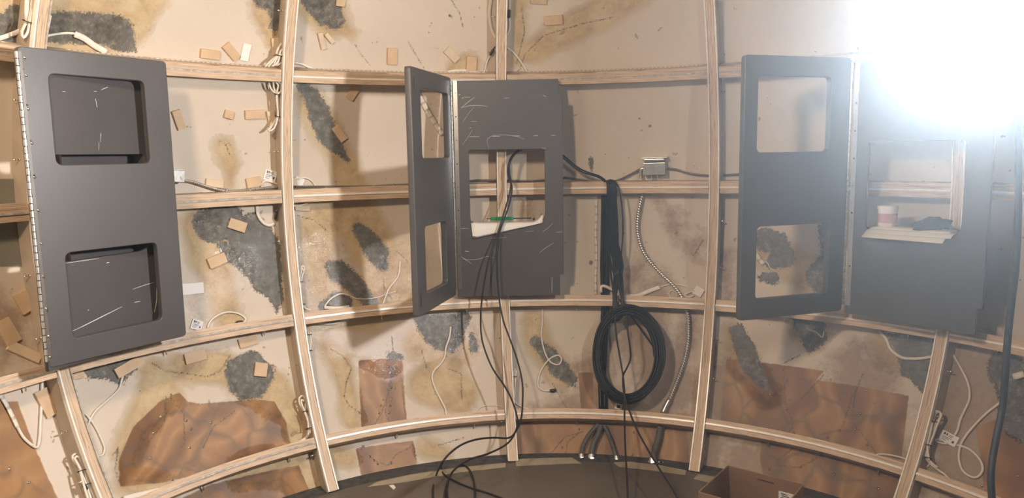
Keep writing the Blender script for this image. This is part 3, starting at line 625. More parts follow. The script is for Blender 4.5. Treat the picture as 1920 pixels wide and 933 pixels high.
#@@OBJECTS@@
# ---------------------------------------------------------------- loose things on the shell
def px2m(p): return np.linalg.norm(np.array(p) - CAMW) / FPX
def block(name, x, y, wpx, hpx, deg, mat, label, cat, group=None, thick=.007, marks=None, lift=0.0, parent=None):
    p = skin(x, y); s = px2m(p); r, u, n = frame_of(p, math.radians(-deg)); c = p + n * (thick / 2 + lift)
    mb = MB(); obox(mb, c, (r, u, n), (wpx * s, hpx * s, thick), min(.0008, thick * .2))
    o = mb.build(name, mat, parent)
    if parent is None: tag(o, label, cat, group)
    if marks:
        t = MB()
        for (a, b, w_, h_) in marks: obox(t, c + r * a * wpx * s + u * b * hpx * s + n * (thick / 2 + .0002), (r, u, n), (w_ * wpx * s, h_ * hpx * s, .0006))
        t.build('printed_mark', MAT['ink'], o)
    return o
BL = [(393, 101, 32, 15, -4, 'wood', 'tan wood block just above the top rail, left of the tilted one'), (433, 96, 31, 15, 40, 'wood', 'tan wood block tilted diagonally just above the top rail'),
 (460, 98, 14, 29, 3, 'white_card', 'white upright block just above the top rail'), (334, 224, 14, 33, -26, 'wood', 'tan wood block leaning beside the closed left panel'),
 (428, 214, 15, 14, 8, 'wood', 'small nearly square tan wood block between two longer ones'), (477, 214, 34, 15, -9, 'wood', 'tan wood block left of the cable bundle on the second rib'),
 (508, 222, 13, 28, -16, 'pale_wood', 'tan block half hidden behind the hanging white cable bundle'), (516, 86, 13, 28, -14, 'pale_wood', 'block behind the white cable bundle above the top rail'),
 (603, 76, 9, 29, -22, 'pale_wood', 'long sliver of pale wood below the gray smear at the top'), (617, 71, 7, 20, -48, 'pale_wood', 'short sliver of pale wood below the gray smear at the top'),
 (735, 105, 17, 29, -5, 'wood', 'upright tan block above the open middle door'), (847, 102, 28, 14, 42, 'pale_wood', 'diagonal tan block above the middle panel'), (884, 119, 18, 26, 0, 'wood', 'upright tan block standing on the top rail near the third rib'),
 (661, 173, 15, 27, 28, 'wood', 'tan block just under the top rail, left of the open middle door'), (636, 250, 14, 30, -40, 'wood', 'tan block beside the curved gray smear under the top rail'), (551, 277, 11, 28, -14, 'pale_wood', 'pale block close to the right side of the second rib'),
 (1038, 37, 32, 16, -3, 'wood', 'flat tan block right of the third rib at the top'), (1010, 1, 28, 10, 3, 'wood', 'tan block cut by the upper picture edge, right of the third rib'), (950, 112, 15, 36, 0, 'wood', 'brownish upright block tight against the third rib at the top'),
 (401, 343, 30, 14, 2, 'pale_wood', 'pale block above the armoured cable near the metal box'), (475, 341, 26, 17, -14, 'wood', 'tan block above the armoured cable beside the printed tag'),
 (444, 422, 31, 18, 17, 'wood', 'thick tan block on the big gray patch under the middle rail'), (406, 488, 32, 18, -22, 'wood', 'orange-tan block at the edge of the big gray patch'), (360, 541, 38, 19, -3, 'white_card', 'white rectangular card beside the left panel door'),
 (241, 687, 49, 17, -23, 'wood', 'long tan block on the gray stain under the left panel'), (365, 669, 36, 18, -9, 'wood', 'tan block under the lower rail left of the hairline streaks'), (464, 640, 32, 17, -12, 'wood', 'tan block tucked under the lower rail above the round gray patch'),
 (88, 754, 26, 44, -18, 'wood', 'upright tan block beside the leftmost rib, low down'), (43, 566, 22, 34, -25, 'wood', 'dim tan block in the shade left of the left panel'), (44, 660, 52, 15, 32, 'pale_wood', 'pale slanted strip of wood in the shade just above the lower left rail'),
 (13, 622, 22, 40, -25, 'wood', 'shaded tan block at the left picture edge above the slanted strip'), (488, 693, 22, 24, 12, 'wood', 'square tan block on the round gray patch'), (638, 3, 15, 14, 0, 'wood', 'small tan block on the gray smear at the top picture edge'), (142, 703, 20, 14, -5, 'wood', 'small tan block under the hinge corner of the left panel'),
 (1163, 773, 26, 5, 2, 'wood', 'thin tan block on the lowest rail below the black hose coil'), (560, 341, 17, 17, 20, 'white_card', 'small white tag right of the second rib on the middle rail'), (552, 344, 8, 22, -20, 'pale_wood', 'narrow pale block right of the second rib just above the middle rail'), (566, 390, 26, 9, 0, 'pale_wood', 'pale block right of the second rib just below the middle rail')]
for x, y, w_, h_, d, m, lab in BL:
    white = m == 'white_card'
    block('white_block' if white else 'wooden_block', x, y, w_, h_, d, MAT[m], lab, 'block' if not white else 'card', None if white else 'wooden blocks stuck to the dome skin', .010 if not white else .005)
MK = [(-.30, .28, .10, .22), (-.16, .28, .07, .22), (.06, .30, .26, .05), (.06, .18, .20, .05), (-.10, .02, .52, .05), (-.16, -.12, .40, .05), (.30, -.14, .12, .20), (-.20, -.28, .30, .05)]
block('printed_tag', 506, 329, 22, 19, 12, MAT['white_card'], 'white printed tag on the middle rail left of the second rib', 'tag', 'white printed tags', .006, MK)
block('printed_tag', 368, 609, 19, 17, 20, MAT['white_card'], 'white printed tag at the lower right corner of the left panel', 'tag', 'white printed tags', .006, MK)
block('printed_tag', 1310, 546, 17, 16, 30, MAT['white_card'], 'plain white tag on the flat cable left of the fourth rib', 'tag', 'white printed tags', .008)
block('printed_tag', 1160, 762, 13, 11, 8, MAT['white_card'], 'small printed tag just below the black hose coil', 'tag', 'white printed tags', .006, [(0, 0, .45, .5)])
block('printed_tag', 1780, 822, 27, 17, 18, MAT['white_card'], 'white printed tag with a cable loop right of the last rib', 'tag', 'white printed tags', .006, MK)
block('connector_tab', 62, 30, 13, 22, -3, MAT['white_card'], 'translucent tab on the leftmost rib at the top', 'tab', None, .004, lift=.055)

# bare screws through the plywood patches
def screws(pts, grp, lab):
    for k_, (x, y) in enumerate(pts):
        p = skin(x, y); n = frame_of(p)[2]; mb = MB(); disc(mb, p, n, .0046, .0012, 12, .0040); disc(mb, p + n * .0012, n, .0030, .0014, 10, .0018); o = mb.build('screw_head', MAT['bright'], None, True); tag(o, lab if isinstance(lab, str) else lab[k_], 'screw', grp)
g = lambda ox, oy, pts: [(ox + x / 3, oy + y / 3) for x, y in pts]
screws(g(1440, 622, [(22, 212), (110, 271), (12, 351), (124, 380), (106, 432), (68, 552), (146, 565), (337, 595), (404, 553), (490, 545), (450, 435), (519, 457), (499, 318), (554, 330), (559, 635)]), 'screws in the plywood patch behind the right panel', ['screw head in the brown lower-right patch, %s' % q for q in ('topmost at its left end', 'second from the top at its left end', 'far left at mid height beside the fourth rib', 'right of the left cluster', 'lowest of the left cluster of five', 'just above the rail, leftmost', 'just above the rail, second from the left', 'just above the rail, third from the left', 'fourth from the left above the rail', 'fifth along the rising line', 'upper left of the middle pair', 'upper right of the middle pair', 'topmost in the middle', 'top middle, right of the topmost one', 'nearest the lead end on the rail')])
screws(g(1440, 622, [(8, 772), (373, 800), (621, 881)]), 'screws below the lowest right rail', ['bright screw head above the cardboard box', 'bright screw head below the middle of the lowest right rail', 'bright screw head low, next to the foot of the last rib'])
screws(g(1440, 622, [(1091, 50), (1205, 866), (1405, 810)]), 'screws at the far right', ['bright screw head at the top right of the last rib', 'bright screw head below the large white cable loop', 'bright screw head at the lower right edge beside the thick black cable'])
screws(g(960, 622, [(376, 548), (684, 565), (677, 690), (283, 650)]), 'screws near the gray conduits', ['bright screw head left of the gray conduits, just under the rail', 'bright screw head right of the hanging dark cord, upper of two', 'bright screw head right of the hanging dark cord, lower of two', 'bright screw head low, leftmost in the plywood strip by the conduits'])
screws([(1339, 846 - 1), ], 'screws beside the box', 'bright screw head on the skin above the cardboard box') if False else None
screws(g(480, 622, [(740, 315), (762, 313), (781, 314), (714, 380), (763, 378), (702, 414), (755, 413), (690, 455), (748, 455), (743, 195), (787, 197)]), 'screws in the upright orange plywood patch', ['screw head in the upright orange patch, %s' % q for q in ('left of the row of three', 'middle of the row of three', 'right of the row of three', 'left in the pair under the row of three', 'right in the pair under the row of three', 'left in the second lowest pair', 'right in the second lowest pair', 'left in the lowest pair', 'right in the lowest pair', 'left in the topmost pair', 'right in the topmost pair')])
screws(g(480, 622, [(588, 655), (640, 700), (664, 722), (684, 743), (760, 738)]), 'screws in the low orange plywood patch', ['screw head in the small low orange patch, %s' % q for q in ('at its upper left corner', 'first down the curved line', 'second down the curved line', 'third down the curved line', 'right of the curved line')])
screws(g(0, 622, [(905, 475), (865, 568), (1048, 498), (1075, 545), (1187, 510), (962, 354), (847, 708), (970, 830), (1067, 650)]), 'screws in the large orange plywood patch', ['screw head in the large marbled patch, %s' % q for q in ('left of the dark seam at mid height', 'lower left beside the dark seam', 'right of the dark seam, upper one', 'right of the dark seam, lower one', 'farthest right', 'at its topmost tip', 'second lowest on the left', 'lowest, just above the rail', 'low in the middle')])
screws(g(0, 622, [(53, 770), (160, 845)]), 'screws at the lower left corner', ['upper bright screw head in the orange plywood at the left corner', 'lower bright screw head in the orange plywood at the left corner'])

# ---------------------------------------------------------------- white wiring
def cable(pts, r, label, mat='cable_white', h=None, flat=None, name='white_cable', cat='cable', group='loose white wiring', hs=None, rings=None, step=.006, parent=None, seg=8):
    h = (r + .0015) if h is None else h
    P3 = [skin(x, y, hs[i] if hs else h) for i, (x, y) in enumerate(pts)]
    mb = MB(); tube(mb, smooth_path(P3, step), r, seg, flat=flat, rings=rings)
    o = mb.build(name, MAT[mat], parent, True)
    if parent is None: tag(o, label, cat, group)
    return o
def plug(x, y, x2, y2, parent, r=.0055, h=.012):
    mb = MB(); a, b = skin(x, y, h), skin(x2, y2, h); pp = np.array([a + (b - a) * t for t in (0, .15, .5, .85, 1)]); tube(mb, pp, [r * .5, r, r, r, r * .5], 8)
    o = mb.build('black_plug', MAT['plastic_black'], parent, True)
def bundle(strands, ties, label, r=.0034, plugs=(), h0=.040, group='tied white cable bundles'):
    cx, cy = strands[0][0]; root = empty('cable_bundle', skin(cx, cy, .004), label, 'cable bundle', group)
    for k, st in enumerate(strands): cable(st, r, None, hs=[h0 + .0065 * (k % 3) + .001 * math.sin(i * 2.1) for i in range(len(st))], name='cable', parent=root)
    for (x, y, hw) in ties: 
        p = skin(x, y, h0 + .008); rr, u, n = frame_of(p); s = px2m(p); mb = MB(); pts = []
        for q in range(17): a_ = 2 * math.pi * q / 16; pts.append(p + rr * math.cos(a_) * hw * s + n * math.sin(a_) * .012)
        tube(mb, np.array(pts), .0014, 6); mb.build('zip_tie', MAT['plastic_black'], root, True)
    for q in plugs: plug(*q, root, .0055, h0 + .004)
    return root
bundle([[(54, -8), (52, 20), (49, 42), (40, 60), (46, 69), (54, 62), (55, 42)], [(60, -8), (58, 20), (53, 42)], [(70, -8), (62, 20), (55, 44), (52, 60), (44, 71), (41, 60), (48, 44)], [(49, -8), (48, 22), (50, 42)]], [(51, 40, 6)], 'white cable bundle tied beside the leftmost rib at the top')
cable([(48, 44), (38, 57), (25, 63), (12, 68), (-8, 74)], .0044, 'white cable running from the top left bundle to the left picture edge', flat=1.5)
cable([(84, 68), (104, 64), (125, 62), (140, 63)], .0036, 'thin white lead entering the flat cable above the left panel')
cable([(140, 64), (158, 72), (178, 86), (200, 98)], .0052, 'flat white cable hanging above the top edge of the left panel', flat=1.8)
bundle([[(497, 125), (508, 114), (522, 103), (532, 92), (537, 82), (530, 80), (521, 92), (518, 103)], [(503, 125), (516, 110), (528, 102), (539, 90), (541, 80), (534, 84)], [(510, 124), (520, 118), (524, 106), (528, 94), (546, 88), (546, 100), (537, 106), (526, 103)], [(516, 121), (526, 112), (522, 104)], [(530, 116), (519, 122), (514, 120), (520, 108)]], [(524, 103, 6)], 'knotted white cable bundle above the top rail at the second rib')
bundle([[(504, 155), (508, 166), (515, 174), (520, 178), (522, 200), (521, 216), (510, 236), (502, 245)], [(516, 154), (522, 160), (519, 176), (523, 200), (522, 217), (526, 232), (528, 246)], [(522, 153), (530, 160), (526, 172), (519, 178), (520, 198), (521, 217), (514, 240), (503, 246)], [(512, 152), (514, 166), (520, 177), (525, 200), (523, 218), (530, 240)]], [(520, 176, 6), (522, 218, 6)], 'long white cable bundle hanging under the top rail at the second rib', plugs=[(523, 171, 531, 166)])
cable([(552, 117), (566, 120), (578, 125), (588, 130)], .0036, 'short white cable on the top rail right of the second rib', flat=1.4)
cable([(548, 160), (554, 154), (563, 152), (572, 154)], .0036, 'short white cable under the top rail right of the second rib')
cable([(490, 355), (491, 345), (496, 339), (508, 341), (520, 345), (530, 349)], .0034, 'white lead of the printed tag on the middle rail')
cable([(550, 342), (560, 335), (572, 333), (584, 338), (590, 346), (594, 352)], .0036, 'white cable loop on the middle rail right of the second rib')
o = cable([(482, 386), (483, 398), (487, 408), (495, 418), (506, 422), (514, 418)], .0046, 'thick white cable curl under the middle rail left of the second rib', flat=1.4)
r_ = empty('plugged_lead', skin(520, 396, .005), 'short white lead with a black plug under the middle rail at the second rib', 'cable', 'loose white wiring')
cable([(526, 387), (521, 391), (518, 397)], .0034, None, parent=r_, name='lead'); plug(518, 396, 516, 412, r_)
cable([(549, 386), (562, 385), (574, 381), (588, 378)], .0036, 'white cable just under the middle rail right of the second rib')
bundle([[(561, 580), (562, 560), (560, 530), (562, 505), (568, 498), (571, 504), (566, 520), (563, 545)], [(566, 570), (564, 545), (563, 520), (566, 502), (570, 510)], [(563, 556), (567, 572), (574, 578), (582, 582)], [(561, 556), (564, 574), (572, 581)]], [(564, 528, 5), (567, 570, 5)], 'white cable bundle beside the second rib above the lower rail')
cable([(608, 575), (616, 564), (624, 557), (636, 551), (647, 551), (656, 554)], .0030, 'white cable curve over the small dark patch above the lower rail')
cable([(656, 554), (668, 559), (688, 560), (708, 557), (725, 551), (742, 546)], .0016, 'thin twisted wire crossing the gray smear above the lower rail', 'cable_white')
cable([(608, 576), (630, 577), (655, 575)], .0044, 'white cable lying along the lower rail', flat=1.5)
cable([(750, 490), (749, 505), (746, 518), (738, 530), (728, 543), (718, 570)], .0034, 'white cable hanging left of the open middle door')
cable([(574, 622), (572, 612), (577, 604), (590, 603), (605, 606), (625, 606), (640, 602), (655, 596)], .0040, 'white cable hooked under the lower rail right of the second rib', flat=1.4)
cable([(576, 626), (577, 640), (578, 655), (580, 668)], .0044, 'white cable running down beside the second rib', flat=1.3)
cable([(845, 612), (843, 630), (836, 652), (834, 668), (826, 682), (814, 694), (810, 708), (816, 728), (826, 748), (835, 766), (837, 782)], .0036, 'white cable waving down in the bay under the middle panel')
cable([(893, 773), (899, 764), (912, 760), (930, 760), (946, 764)], .0020, 'thin wire arching on the lowest rail left of the third rib')
r_ = empty('plugged_lead', skin(915, 120, .005), 'white lead with a black plug above the middle panel, left of the third rib', 'cable', 'loose white wiring')
cable([(900, 145), (908, 134), (912, 118), (918, 106)], .0032, None, parent=r_, name='lead'); plug(919, 104, 925, 92, r_); cable([(925, 92), (928, 88), (932, 84)], .0025, None, 'plastic_black', parent=r_, name='lead_end')
cable([(922, -8), (918, 20), (919, 40), (923, 58), (930, 72)], .0044, 'bowed white cable at the top left of the third rib', flat=1.3)
r_ = empty('plugged_lead', skin(954, 30, .005), 'white lead with a black plug at the top right of the third rib', 'cable', 'loose white wiring')
cable([(955, -8), (956, 10), (955, 20)], .0032, None, parent=r_, name='lead'); plug(955, 18, 954, 34, r_); cable([(955, 34), (956, 46), (954, 58), (950, 67)], .0036, None, parent=r_, name='tail')
cable([(845, 152), (835, 146), (836, 138), (848, 133), (870, 132), (890, 134), (900, 140), (903, 146), (896, 148)], .0040, 'white cable loop lying on the top rail above the middle panel', flat=1.3)
cable([(842, 140), (862, 136), (880, 138), (895, 139)], .0030, 'white tape inside the cable loop above the middle panel', flat=2.0, name='white_tape', cat='tape', group=None)
cable([(944, 150), (949, 142), (958, 137), (970, 136), (980, 138)], .0036, 'small white cable arc above the middle panel right of the third rib')
cable([(950, 89), (962, 98), (974, 112), (983, 126), (989, 138), (987, 150)], .0036, 'white cable arc dropping behind the middle panel top')
r_ = cable([(96, 708), (84, 708), (79, 716), (78, 745), (76, 790), (74, 822), (70, 838), (60, 834), (46, 822), (38, 810), (33, 800)], .0040, 'white cable sagging between left picture edge and leftmost rib')
cable([(33, 800), (26, 785), (16, 765), (6, 748), (-8, 730)], .0034, 'dotted light strip running to the left picture edge', 'led', flat=1.8, name='light_strip', cat='light strip', group=None)
cable([(243, 676), (233, 696), (228, 712), (222, 730), (200, 751), (180, 769), (170, 785), (164, 800), (163, 814)], .0034, 'white cable running down from under the left panel')
cable([(150, 770), (158, 774), (167, 783), (178, 798), (190, 822), (196, 840), (192, 852), (180, 855)], .0034, 'curled white cable end crossing low at the leftmost rib')
bundle([[(146, 872), (138, 862), (136, 854), (143, 850), (150, 853), (154, 868), (153, 884), (160, 904), (172, 938)], [(153, 884), (146, 870), (140, 858), (148, 856), (158, 876), (164, 900), (180, 938)], [(150, 880), (156, 905), (166, 938)]], [(154, 882, 7), (163, 908, 7)], 'white cable bundle at the foot of the leftmost rib', plugs=[(155, 906, 163, 918)])
r_ = empty('plugged_lead', skin(420, 600, .005), 'white cable arch with a black plug above the lower rail', 'cable', 'loose white wiring')
cable([(389, 616), (392, 606), (398, 598), (410, 590), (424, 585), (442, 586), (454, 591), (461, 598), (457, 604)], .0036, None, parent=r_, name='lead'); plug(456, 603, 443, 604, r_)
cable([(345, 618), (352, 622), (362, 620)], .0030, 'short white lead under the printed tag by the left panel')
bundle([[(578, 815), (580, 800), (576, 785), (570, 770), (562, 756), (561, 746), (567, 741), (573, 748), (573, 760), (571, 772)], [(582, 812), (581, 790), (574, 775), (566, 758), (565, 749), (571, 752)], [(571, 772), (577, 788), (578, 803)]], [(573, 771, 5), (578, 803, 5)], 'white cable bundle beside the second rib above the lowest rail')
cable([(580, 805), (576, 818), (562, 828), (540, 836), (520, 842)], .0046, 'white cable running off left from the bundle at the lowest rail', flat=1.3)
cable([(232, 934), (255, 928), (280, 922), (300, 917)], .0044, 'flat white cable on the lowest rail at the left', flat=1.8, h=.012)
bundle([[(578, 622), (579, 640), (577, 655), (580, 672)], [(582, 622), (583, 642), (581, 660)]], [(580, 627, 4), (581, 657, 4)], 'short tied white cable pair under the lower rail at the second rib')
bundle([[(966, 690), (963, 700), (964, 730), (965, 748)], [(968, 694), (966, 715), (964, 746)]], [(965, 706, 4)], 'slim white cable bundle low beside the third rib')
cable([(963, 748), (968, 756), (980, 763), (995, 767), (1008, 768)], .0034, 'white cable end lying on the lowest rail right of the third rib')
r_ = empty('plugged_lead', skin(1028, 660, .005), 'looped white cable with a black plug left of the black hose coil', 'cable', 'loose white wiring')
cable([(1016, 576), (1017, 600), (1015, 625), (1018, 648), (1026, 670), (1036, 681), (1048, 683), (1053, 674), (1048, 666), (1038, 668), (1026, 677), (1014, 695), (1009, 713), (1010, 725), (1020, 732), (1032, 732)], .0034, None, parent=r_, name='lead'); plug(1031, 732, 1043, 731, r_, .0065)
cable([(1127, 548), (1127, 537), (1134, 536), (1143, 540), (1152, 545)], .0040, 'white cable loop round the black hose above the lower rail', h=.034, flat=1.5)
cable([(1173, 554), (1188, 555), (1203, 551), (1220, 544), (1237, 538)], .0052, 'flat white cable above the lower rail right of the hose', flat=1.7)
cable([(1237, 538), (1252, 534), (1268, 533), (1284, 536), (1295, 542), (1302, 548)], .0026, 'thin white lead rising to the plain tag left of the fourth rib')
cable([(1258, 558), (1254, 550), (1259, 544), (1266, 547), (1270, 556)], .0026, 'small white cable hook above the lower rail near the metal conduit')
cable([(1302, 545), (1290, 549), (1284, 553), (1292, 557), (1302, 553)], .0040, 'small white loop on the left of the plain tag')
cable([(1272, 577), (1290, 578), (1305, 581)], .0030, 'white stub just under the lower rail at the metal conduit')
cable([(1118, 375), (1118, 405), (1117, 440), (1118, 480), (1117, 515), (1117, 552)], .0030, 'pale dotted light strip hanging left of the black hose', 'led', flat=1.8, name='light_strip', cat='light strip', group=None)
cable([(780, 168), (792, 190), (806, 215), (820, 238), (830, 252)], .0052, 'pale dotted light strip seen through the upper window of the open middle door', 'led', flat=2.0, name='light_strip', cat='light strip', group=None, h=.006)
cable([(824, 410), (826, 432), (832, 452), (838, 470)], .0036, 'white cable seen through the lower window of the open middle door')
cable([(1650, 622), (1662, 636), (1668, 652), (1678, 662), (1692, 670), (1712, 672), (1730, 671), (1748, 668)], .0042, 'white cable sagging to the last rib below the right panel', flat=1.3)
cable([(1640, 854), (1648, 851), (1665, 852), (1685, 856), (1698, 860)], .0032, 'white cable end lying on the lowest rail left of the last rib')
cable([(1785, 660), (1794, 676), (1804, 694), (1814, 715), (1818, 732), (1817, 750), (1808, 770), (1800, 788), (1796, 805), (1790, 816)], .0038, 'white cable curving down right of the last rib to the printed tag')
cable([(1884, 745), (1873, 756), (1850, 774), (1830, 794), (1812, 815), (1801, 835), (1798, 858), (1804, 880), (1818, 892), (1832, 894), (1842, 882), (1840, 866), (1828, 850), (1812, 839), (1794, 834)], .0038, 'large white cable loop beside the thick black cable')
cable([(1776, 832), (1764, 830), (1755, 826), (1758, 823), (1770, 826)], .0036, 'small white loop left of the printed tag by the last rib')
bundle([[(1750, 790), (1754, 775), (1762, 772), (1763, 782), (1756, 792), (1748, 812), (1741, 832), (1735, 852), (1742, 866), (1756, 878), (1770, 888), (1782, 900)], [(1750, 790), (1748, 778), (1755, 770), (1765, 776), (1758, 794), (1750, 816), (1743, 834), (1738, 854), (1748, 868), (1758, 876)], [(1748, 792), (1744, 812), (1739, 836), (1742, 862)]], [(1751, 790, 6), (1740, 834, 5), (1740, 858, 5)], 'white cable bundle low beside the last rib')
cable([(1728, 874), (1738, 875), (1744, 868)], .0030, 'white cable stub under the bundle at the last rib')
cable([(1418, 475), (1424, 486), (1432, 495)], .0050, 'white dotted strip end seen through the lower window of the right door', 'led', flat=1.8, name='light_strip', cat='light strip', group=None)
cable([(1434, 489), (1440, 494), (1444, 502), (1452, 506)], .0022, 'white wire end seen through the lower window of the right door')
cable([(1516, 618), (1530, 622), (1542, 632), (1545, 620)], .0024, 'white wire hook on the gray stain below the right panel')
cable([(1920, 700), (1908, 704), (1900, 706)], .0070, 'pale strip at the far right edge behind the thick black cable', flat=1.5, group=None, cat='strip', name='pale_strip')

# ---------------------------------------------------------------- armoured cable, boxes and conduit
cable([(343, 339), (358, 340), (378, 346), (400, 353), (424, 358), (450, 357), (480, 354), (510, 351), (528, 350)], .0050, 'steel armoured cable from the metal box by the left panel to the second rib', 'bx', h=.014, name='armoured_cable', group='armoured cable runs')
cable([(552, 350), (600, 350), (650, 350), (700, 349), (735, 347), (800, 344), (860, 341), (900, 338), (930, 338)], .0046, 'dark armoured cable on the middle rail left of the third rib', 'bxd', h=.014, name='armoured_cable', group='armoured cable runs')
cable([(951, 338), (985, 339), (1010, 338), (1050, 333), (1080, 335), (1110, 339), (1140, 342), (1160, 337), (1180, 328), (1200, 317)], .0042, 'dark armoured cable running past the middle panel to the outlet box', 'bxd', h=.014, name='armoured_cable', group='armoured cable runs')
cable([(1252, 316), (1270, 318), (1285, 323), (1305, 327), (1330, 329)], .0042, 'dark armoured cable from the outlet box to the fourth rib', 'bxd', h=.014, name='armoured_cable', group='armoured cable runs')
cable([(1356, 328), (1372, 327), (1400, 326), (1450, 328)], .0038, 'dark armoured cable right of the fourth rib behind the right door', 'bxd', h=.014, name='armoured_cable', group='armoured cable runs')
for (x, y, lab) in ((425, 357, 'bright clip on the armoured cable near the left panel'), (738, 347, 'bright clip on the armoured cable by the open middle door')):
    p = skin(x, y, .02); r, u, n = frame_of(p); mb = MB(); obox(mb, p - n * .003, (r, u, n), (.006, .016, .012), .0015); tag(mb.build('cable_clip', MAT['bright']), lab, 'clip', 'cable clips')
def knock(mb, c, r, u, n, rad): disc(mb, c, n, rad, .0012, 20); 
def outlet_box():
    p = skin(1229, 314); r, u, n = frame_of(p); s = px2m(p); t = empty('outlet_box', p, 'galvanised outlet box with three round knockouts above the middle rail', 'outlet box')
    W_, H_ = 39 * s, 22 * s; dpt = .052
    mb = MB(); obox(mb, p + n * dpt / 2, (r, u, n), (W_, H_, dpt), .002); mb.build('box_body', MAT['steel'], t)
    for k in (-1, 0, 1):
        mb = MB(); knock(mb, p + n * dpt + r * k * W_ * .30 - u * H_ * .02, r, u, n, H_ * .24); disc(mb, p + n * (dpt + .0012) + r * k * W_ * .30 - u * H_ * .02, n, H_ * .15, .001, 18); mb.build('knockout', MAT['steel'], t)
    mb = MB(); obox(mb, p + n * .030 + u * (H_ / 2 + .010), (r, u, n), (W_ * .92, .010, .045), .003); mb.build('cover_plate', MAT['silver'], t)
    mb = MB(); obox(mb, p + n * .022 + u * (H_ / 2 + .018), (r, u, n), (W_ * 1.18, .003, .044), .0008); mb.build('mounting_flange', MAT['silver'], t)
    mb = MB(); q = p + n * .035 - u * (H_ / 2 + .011)
    for a, b in (((-.012, .008), (-.012, -.010)), ((-.012, -.010), (.012, -.010)), ((.012, -.010), (.012, .008))): tube(mb, np.array([q + r * a[0] + u * a[1], q + r * b[0] + u * b[1]]), .0016, 6)
    obox(mb, q + u * .006, (r, u, n), (.020, .004, .003)); mb.build('handle_bail', MAT['silver'], t)
    mb = MB(); e = p + n * .030 - r * (W_ / 2)
    tube(mb, smooth_path([e, e - r * .008, e - r * .012 - u * .006, e - r * .012 - u * .030], .002), .0062, 10); disc(mb, e - r * .012 - u * .030, -u, .0072, .006, 10); mb.build('elbow_connector', MAT['silver'], t, True)
    for k in (-.18, .12):
        mb = MB(); disc(mb, p + n * (dpt + .0003) + r * k * W_ + u * H_ * .38, n, .0012, .0006, 8); mb.build('screw_hole', MAT['ink'], t)
outlet_box()
def junction_box():
    p = skin(333, 329); r, u, n = frame_of(p); s = px2m(p); t = empty('junction_box', p, 'small galvanised junction box half hidden by the left panel', 'junction box', None)
    mb = MB(); obox(mb, p + n * .02 - r * .012, (r, u, n), (.040, .040, .04), .002); mb.build('box_body', MAT['steel'], t)
    mb = MB(); disc(mb, p + n * .0405 + r * .000 - u * .004, n, .008, .0012, 18); disc(mb, p + n * .0417 - u * .004, n, .0045, .0012, 14); mb.build('knockout', MAT['silver'], t)
    mb = MB(); obox(mb, p + n * .012 - r * .008 + u * .022, (r, u, n), (.05, .004, .03), .001); mb.build('mounting_flange', MAT['silver'], t)
junction_box()
t = empty('metal_conduit', skin(1240, 775, .01), 'flexible steel conduit dropping from the outlet box to the lowest rail', 'conduit')
cable([(1205, 345), (1205, 352)], .0060, None, 'flex', h=.03, name='conduit_top', parent=t, step=.002)
cable([(1205, 362), (1201, 380), (1197, 400), (1195, 425), (1199, 452), (1209, 476), (1224, 496), (1242, 515), (1260, 532), (1272, 546), (1280, 560)], .0068, None, 'flex', h=.022, name='conduit_upper', parent=t, step=.003)
cable([(1285, 577), (1290, 592), (1291, 615), (1290, 640), (1284, 672), (1275, 700), (1264, 728), (1256, 748)], .0068, None, 'flex', h=.022, name='conduit_lower', parent=t, step=.003)
cable([(1256, 747), (1249, 760), (1242, 776)], .0095, None, 'steel', h=.022, name='conduit_connector', parent=t, step=.01, seg=12)
for i, (pts, r, sleeve, lab) in enumerate([([(1122, 795), (1110, 808), (1100, 822), (1093, 838), (1090, 856)], .0085, (1090, 856), 'leftmost gray corrugated conduit near the floor'),
    ([(1127, 797), (1122, 812), (1114, 830), (1110, 845), (1109, 858)], .0115, (1109, 857), 'thick gray corrugated conduit second from the left near the floor'),
    ([(1133, 797), (1140, 812), (1147, 830), (1152, 845), (1156, 860)], .0085, (1156, 860), 'gray corrugated conduit third from the left near the floor'),
    ([(1238, 797), (1236, 815), (1231, 835), (1227, 850), (1224, 866)], .0125, (1223, 864), 'gray corrugated conduit standing alone under the steel one')]):
    t = empty('gray_conduit', skin(sleeve[0], sleeve[1], .01), lab, 'conduit', 'gray conduits entering the floor')
    cable(pts, r, None, 'liquid', h=.020, name='jacket', parent=t, rings=(.0085, .0007), step=.0014, seg=14)
    x, y = sleeve; p = skin(x, y, .022); rr, u, n = frame_of(p)
    mb = MB(); disc(mb, p - u * .020, u, r * 1.25, .012, 16); disc(mb, p - u * .008, u, r * 1.4, .006, 8); disc(mb, p - u * .002, u, r * 1.25, .012, 16); mb.build('connector', MAT['silver'], t)
    mb = MB(); q = p + rr * r * 2.6 - u * .004
    for k in range(12): a0, a1 = 2 * math.pi * k / 12, 2 * math.pi * (k + 1) / 12; tube(mb, np.array([q + rr * math.cos(a0) * .008 + u * math.sin(a0) * .008, q + rr * math.cos(a1) * .008 + u * math.sin(a1) * .008]), .002, 5)
    mb.build('clamp_ring', MAT['silver'], t)

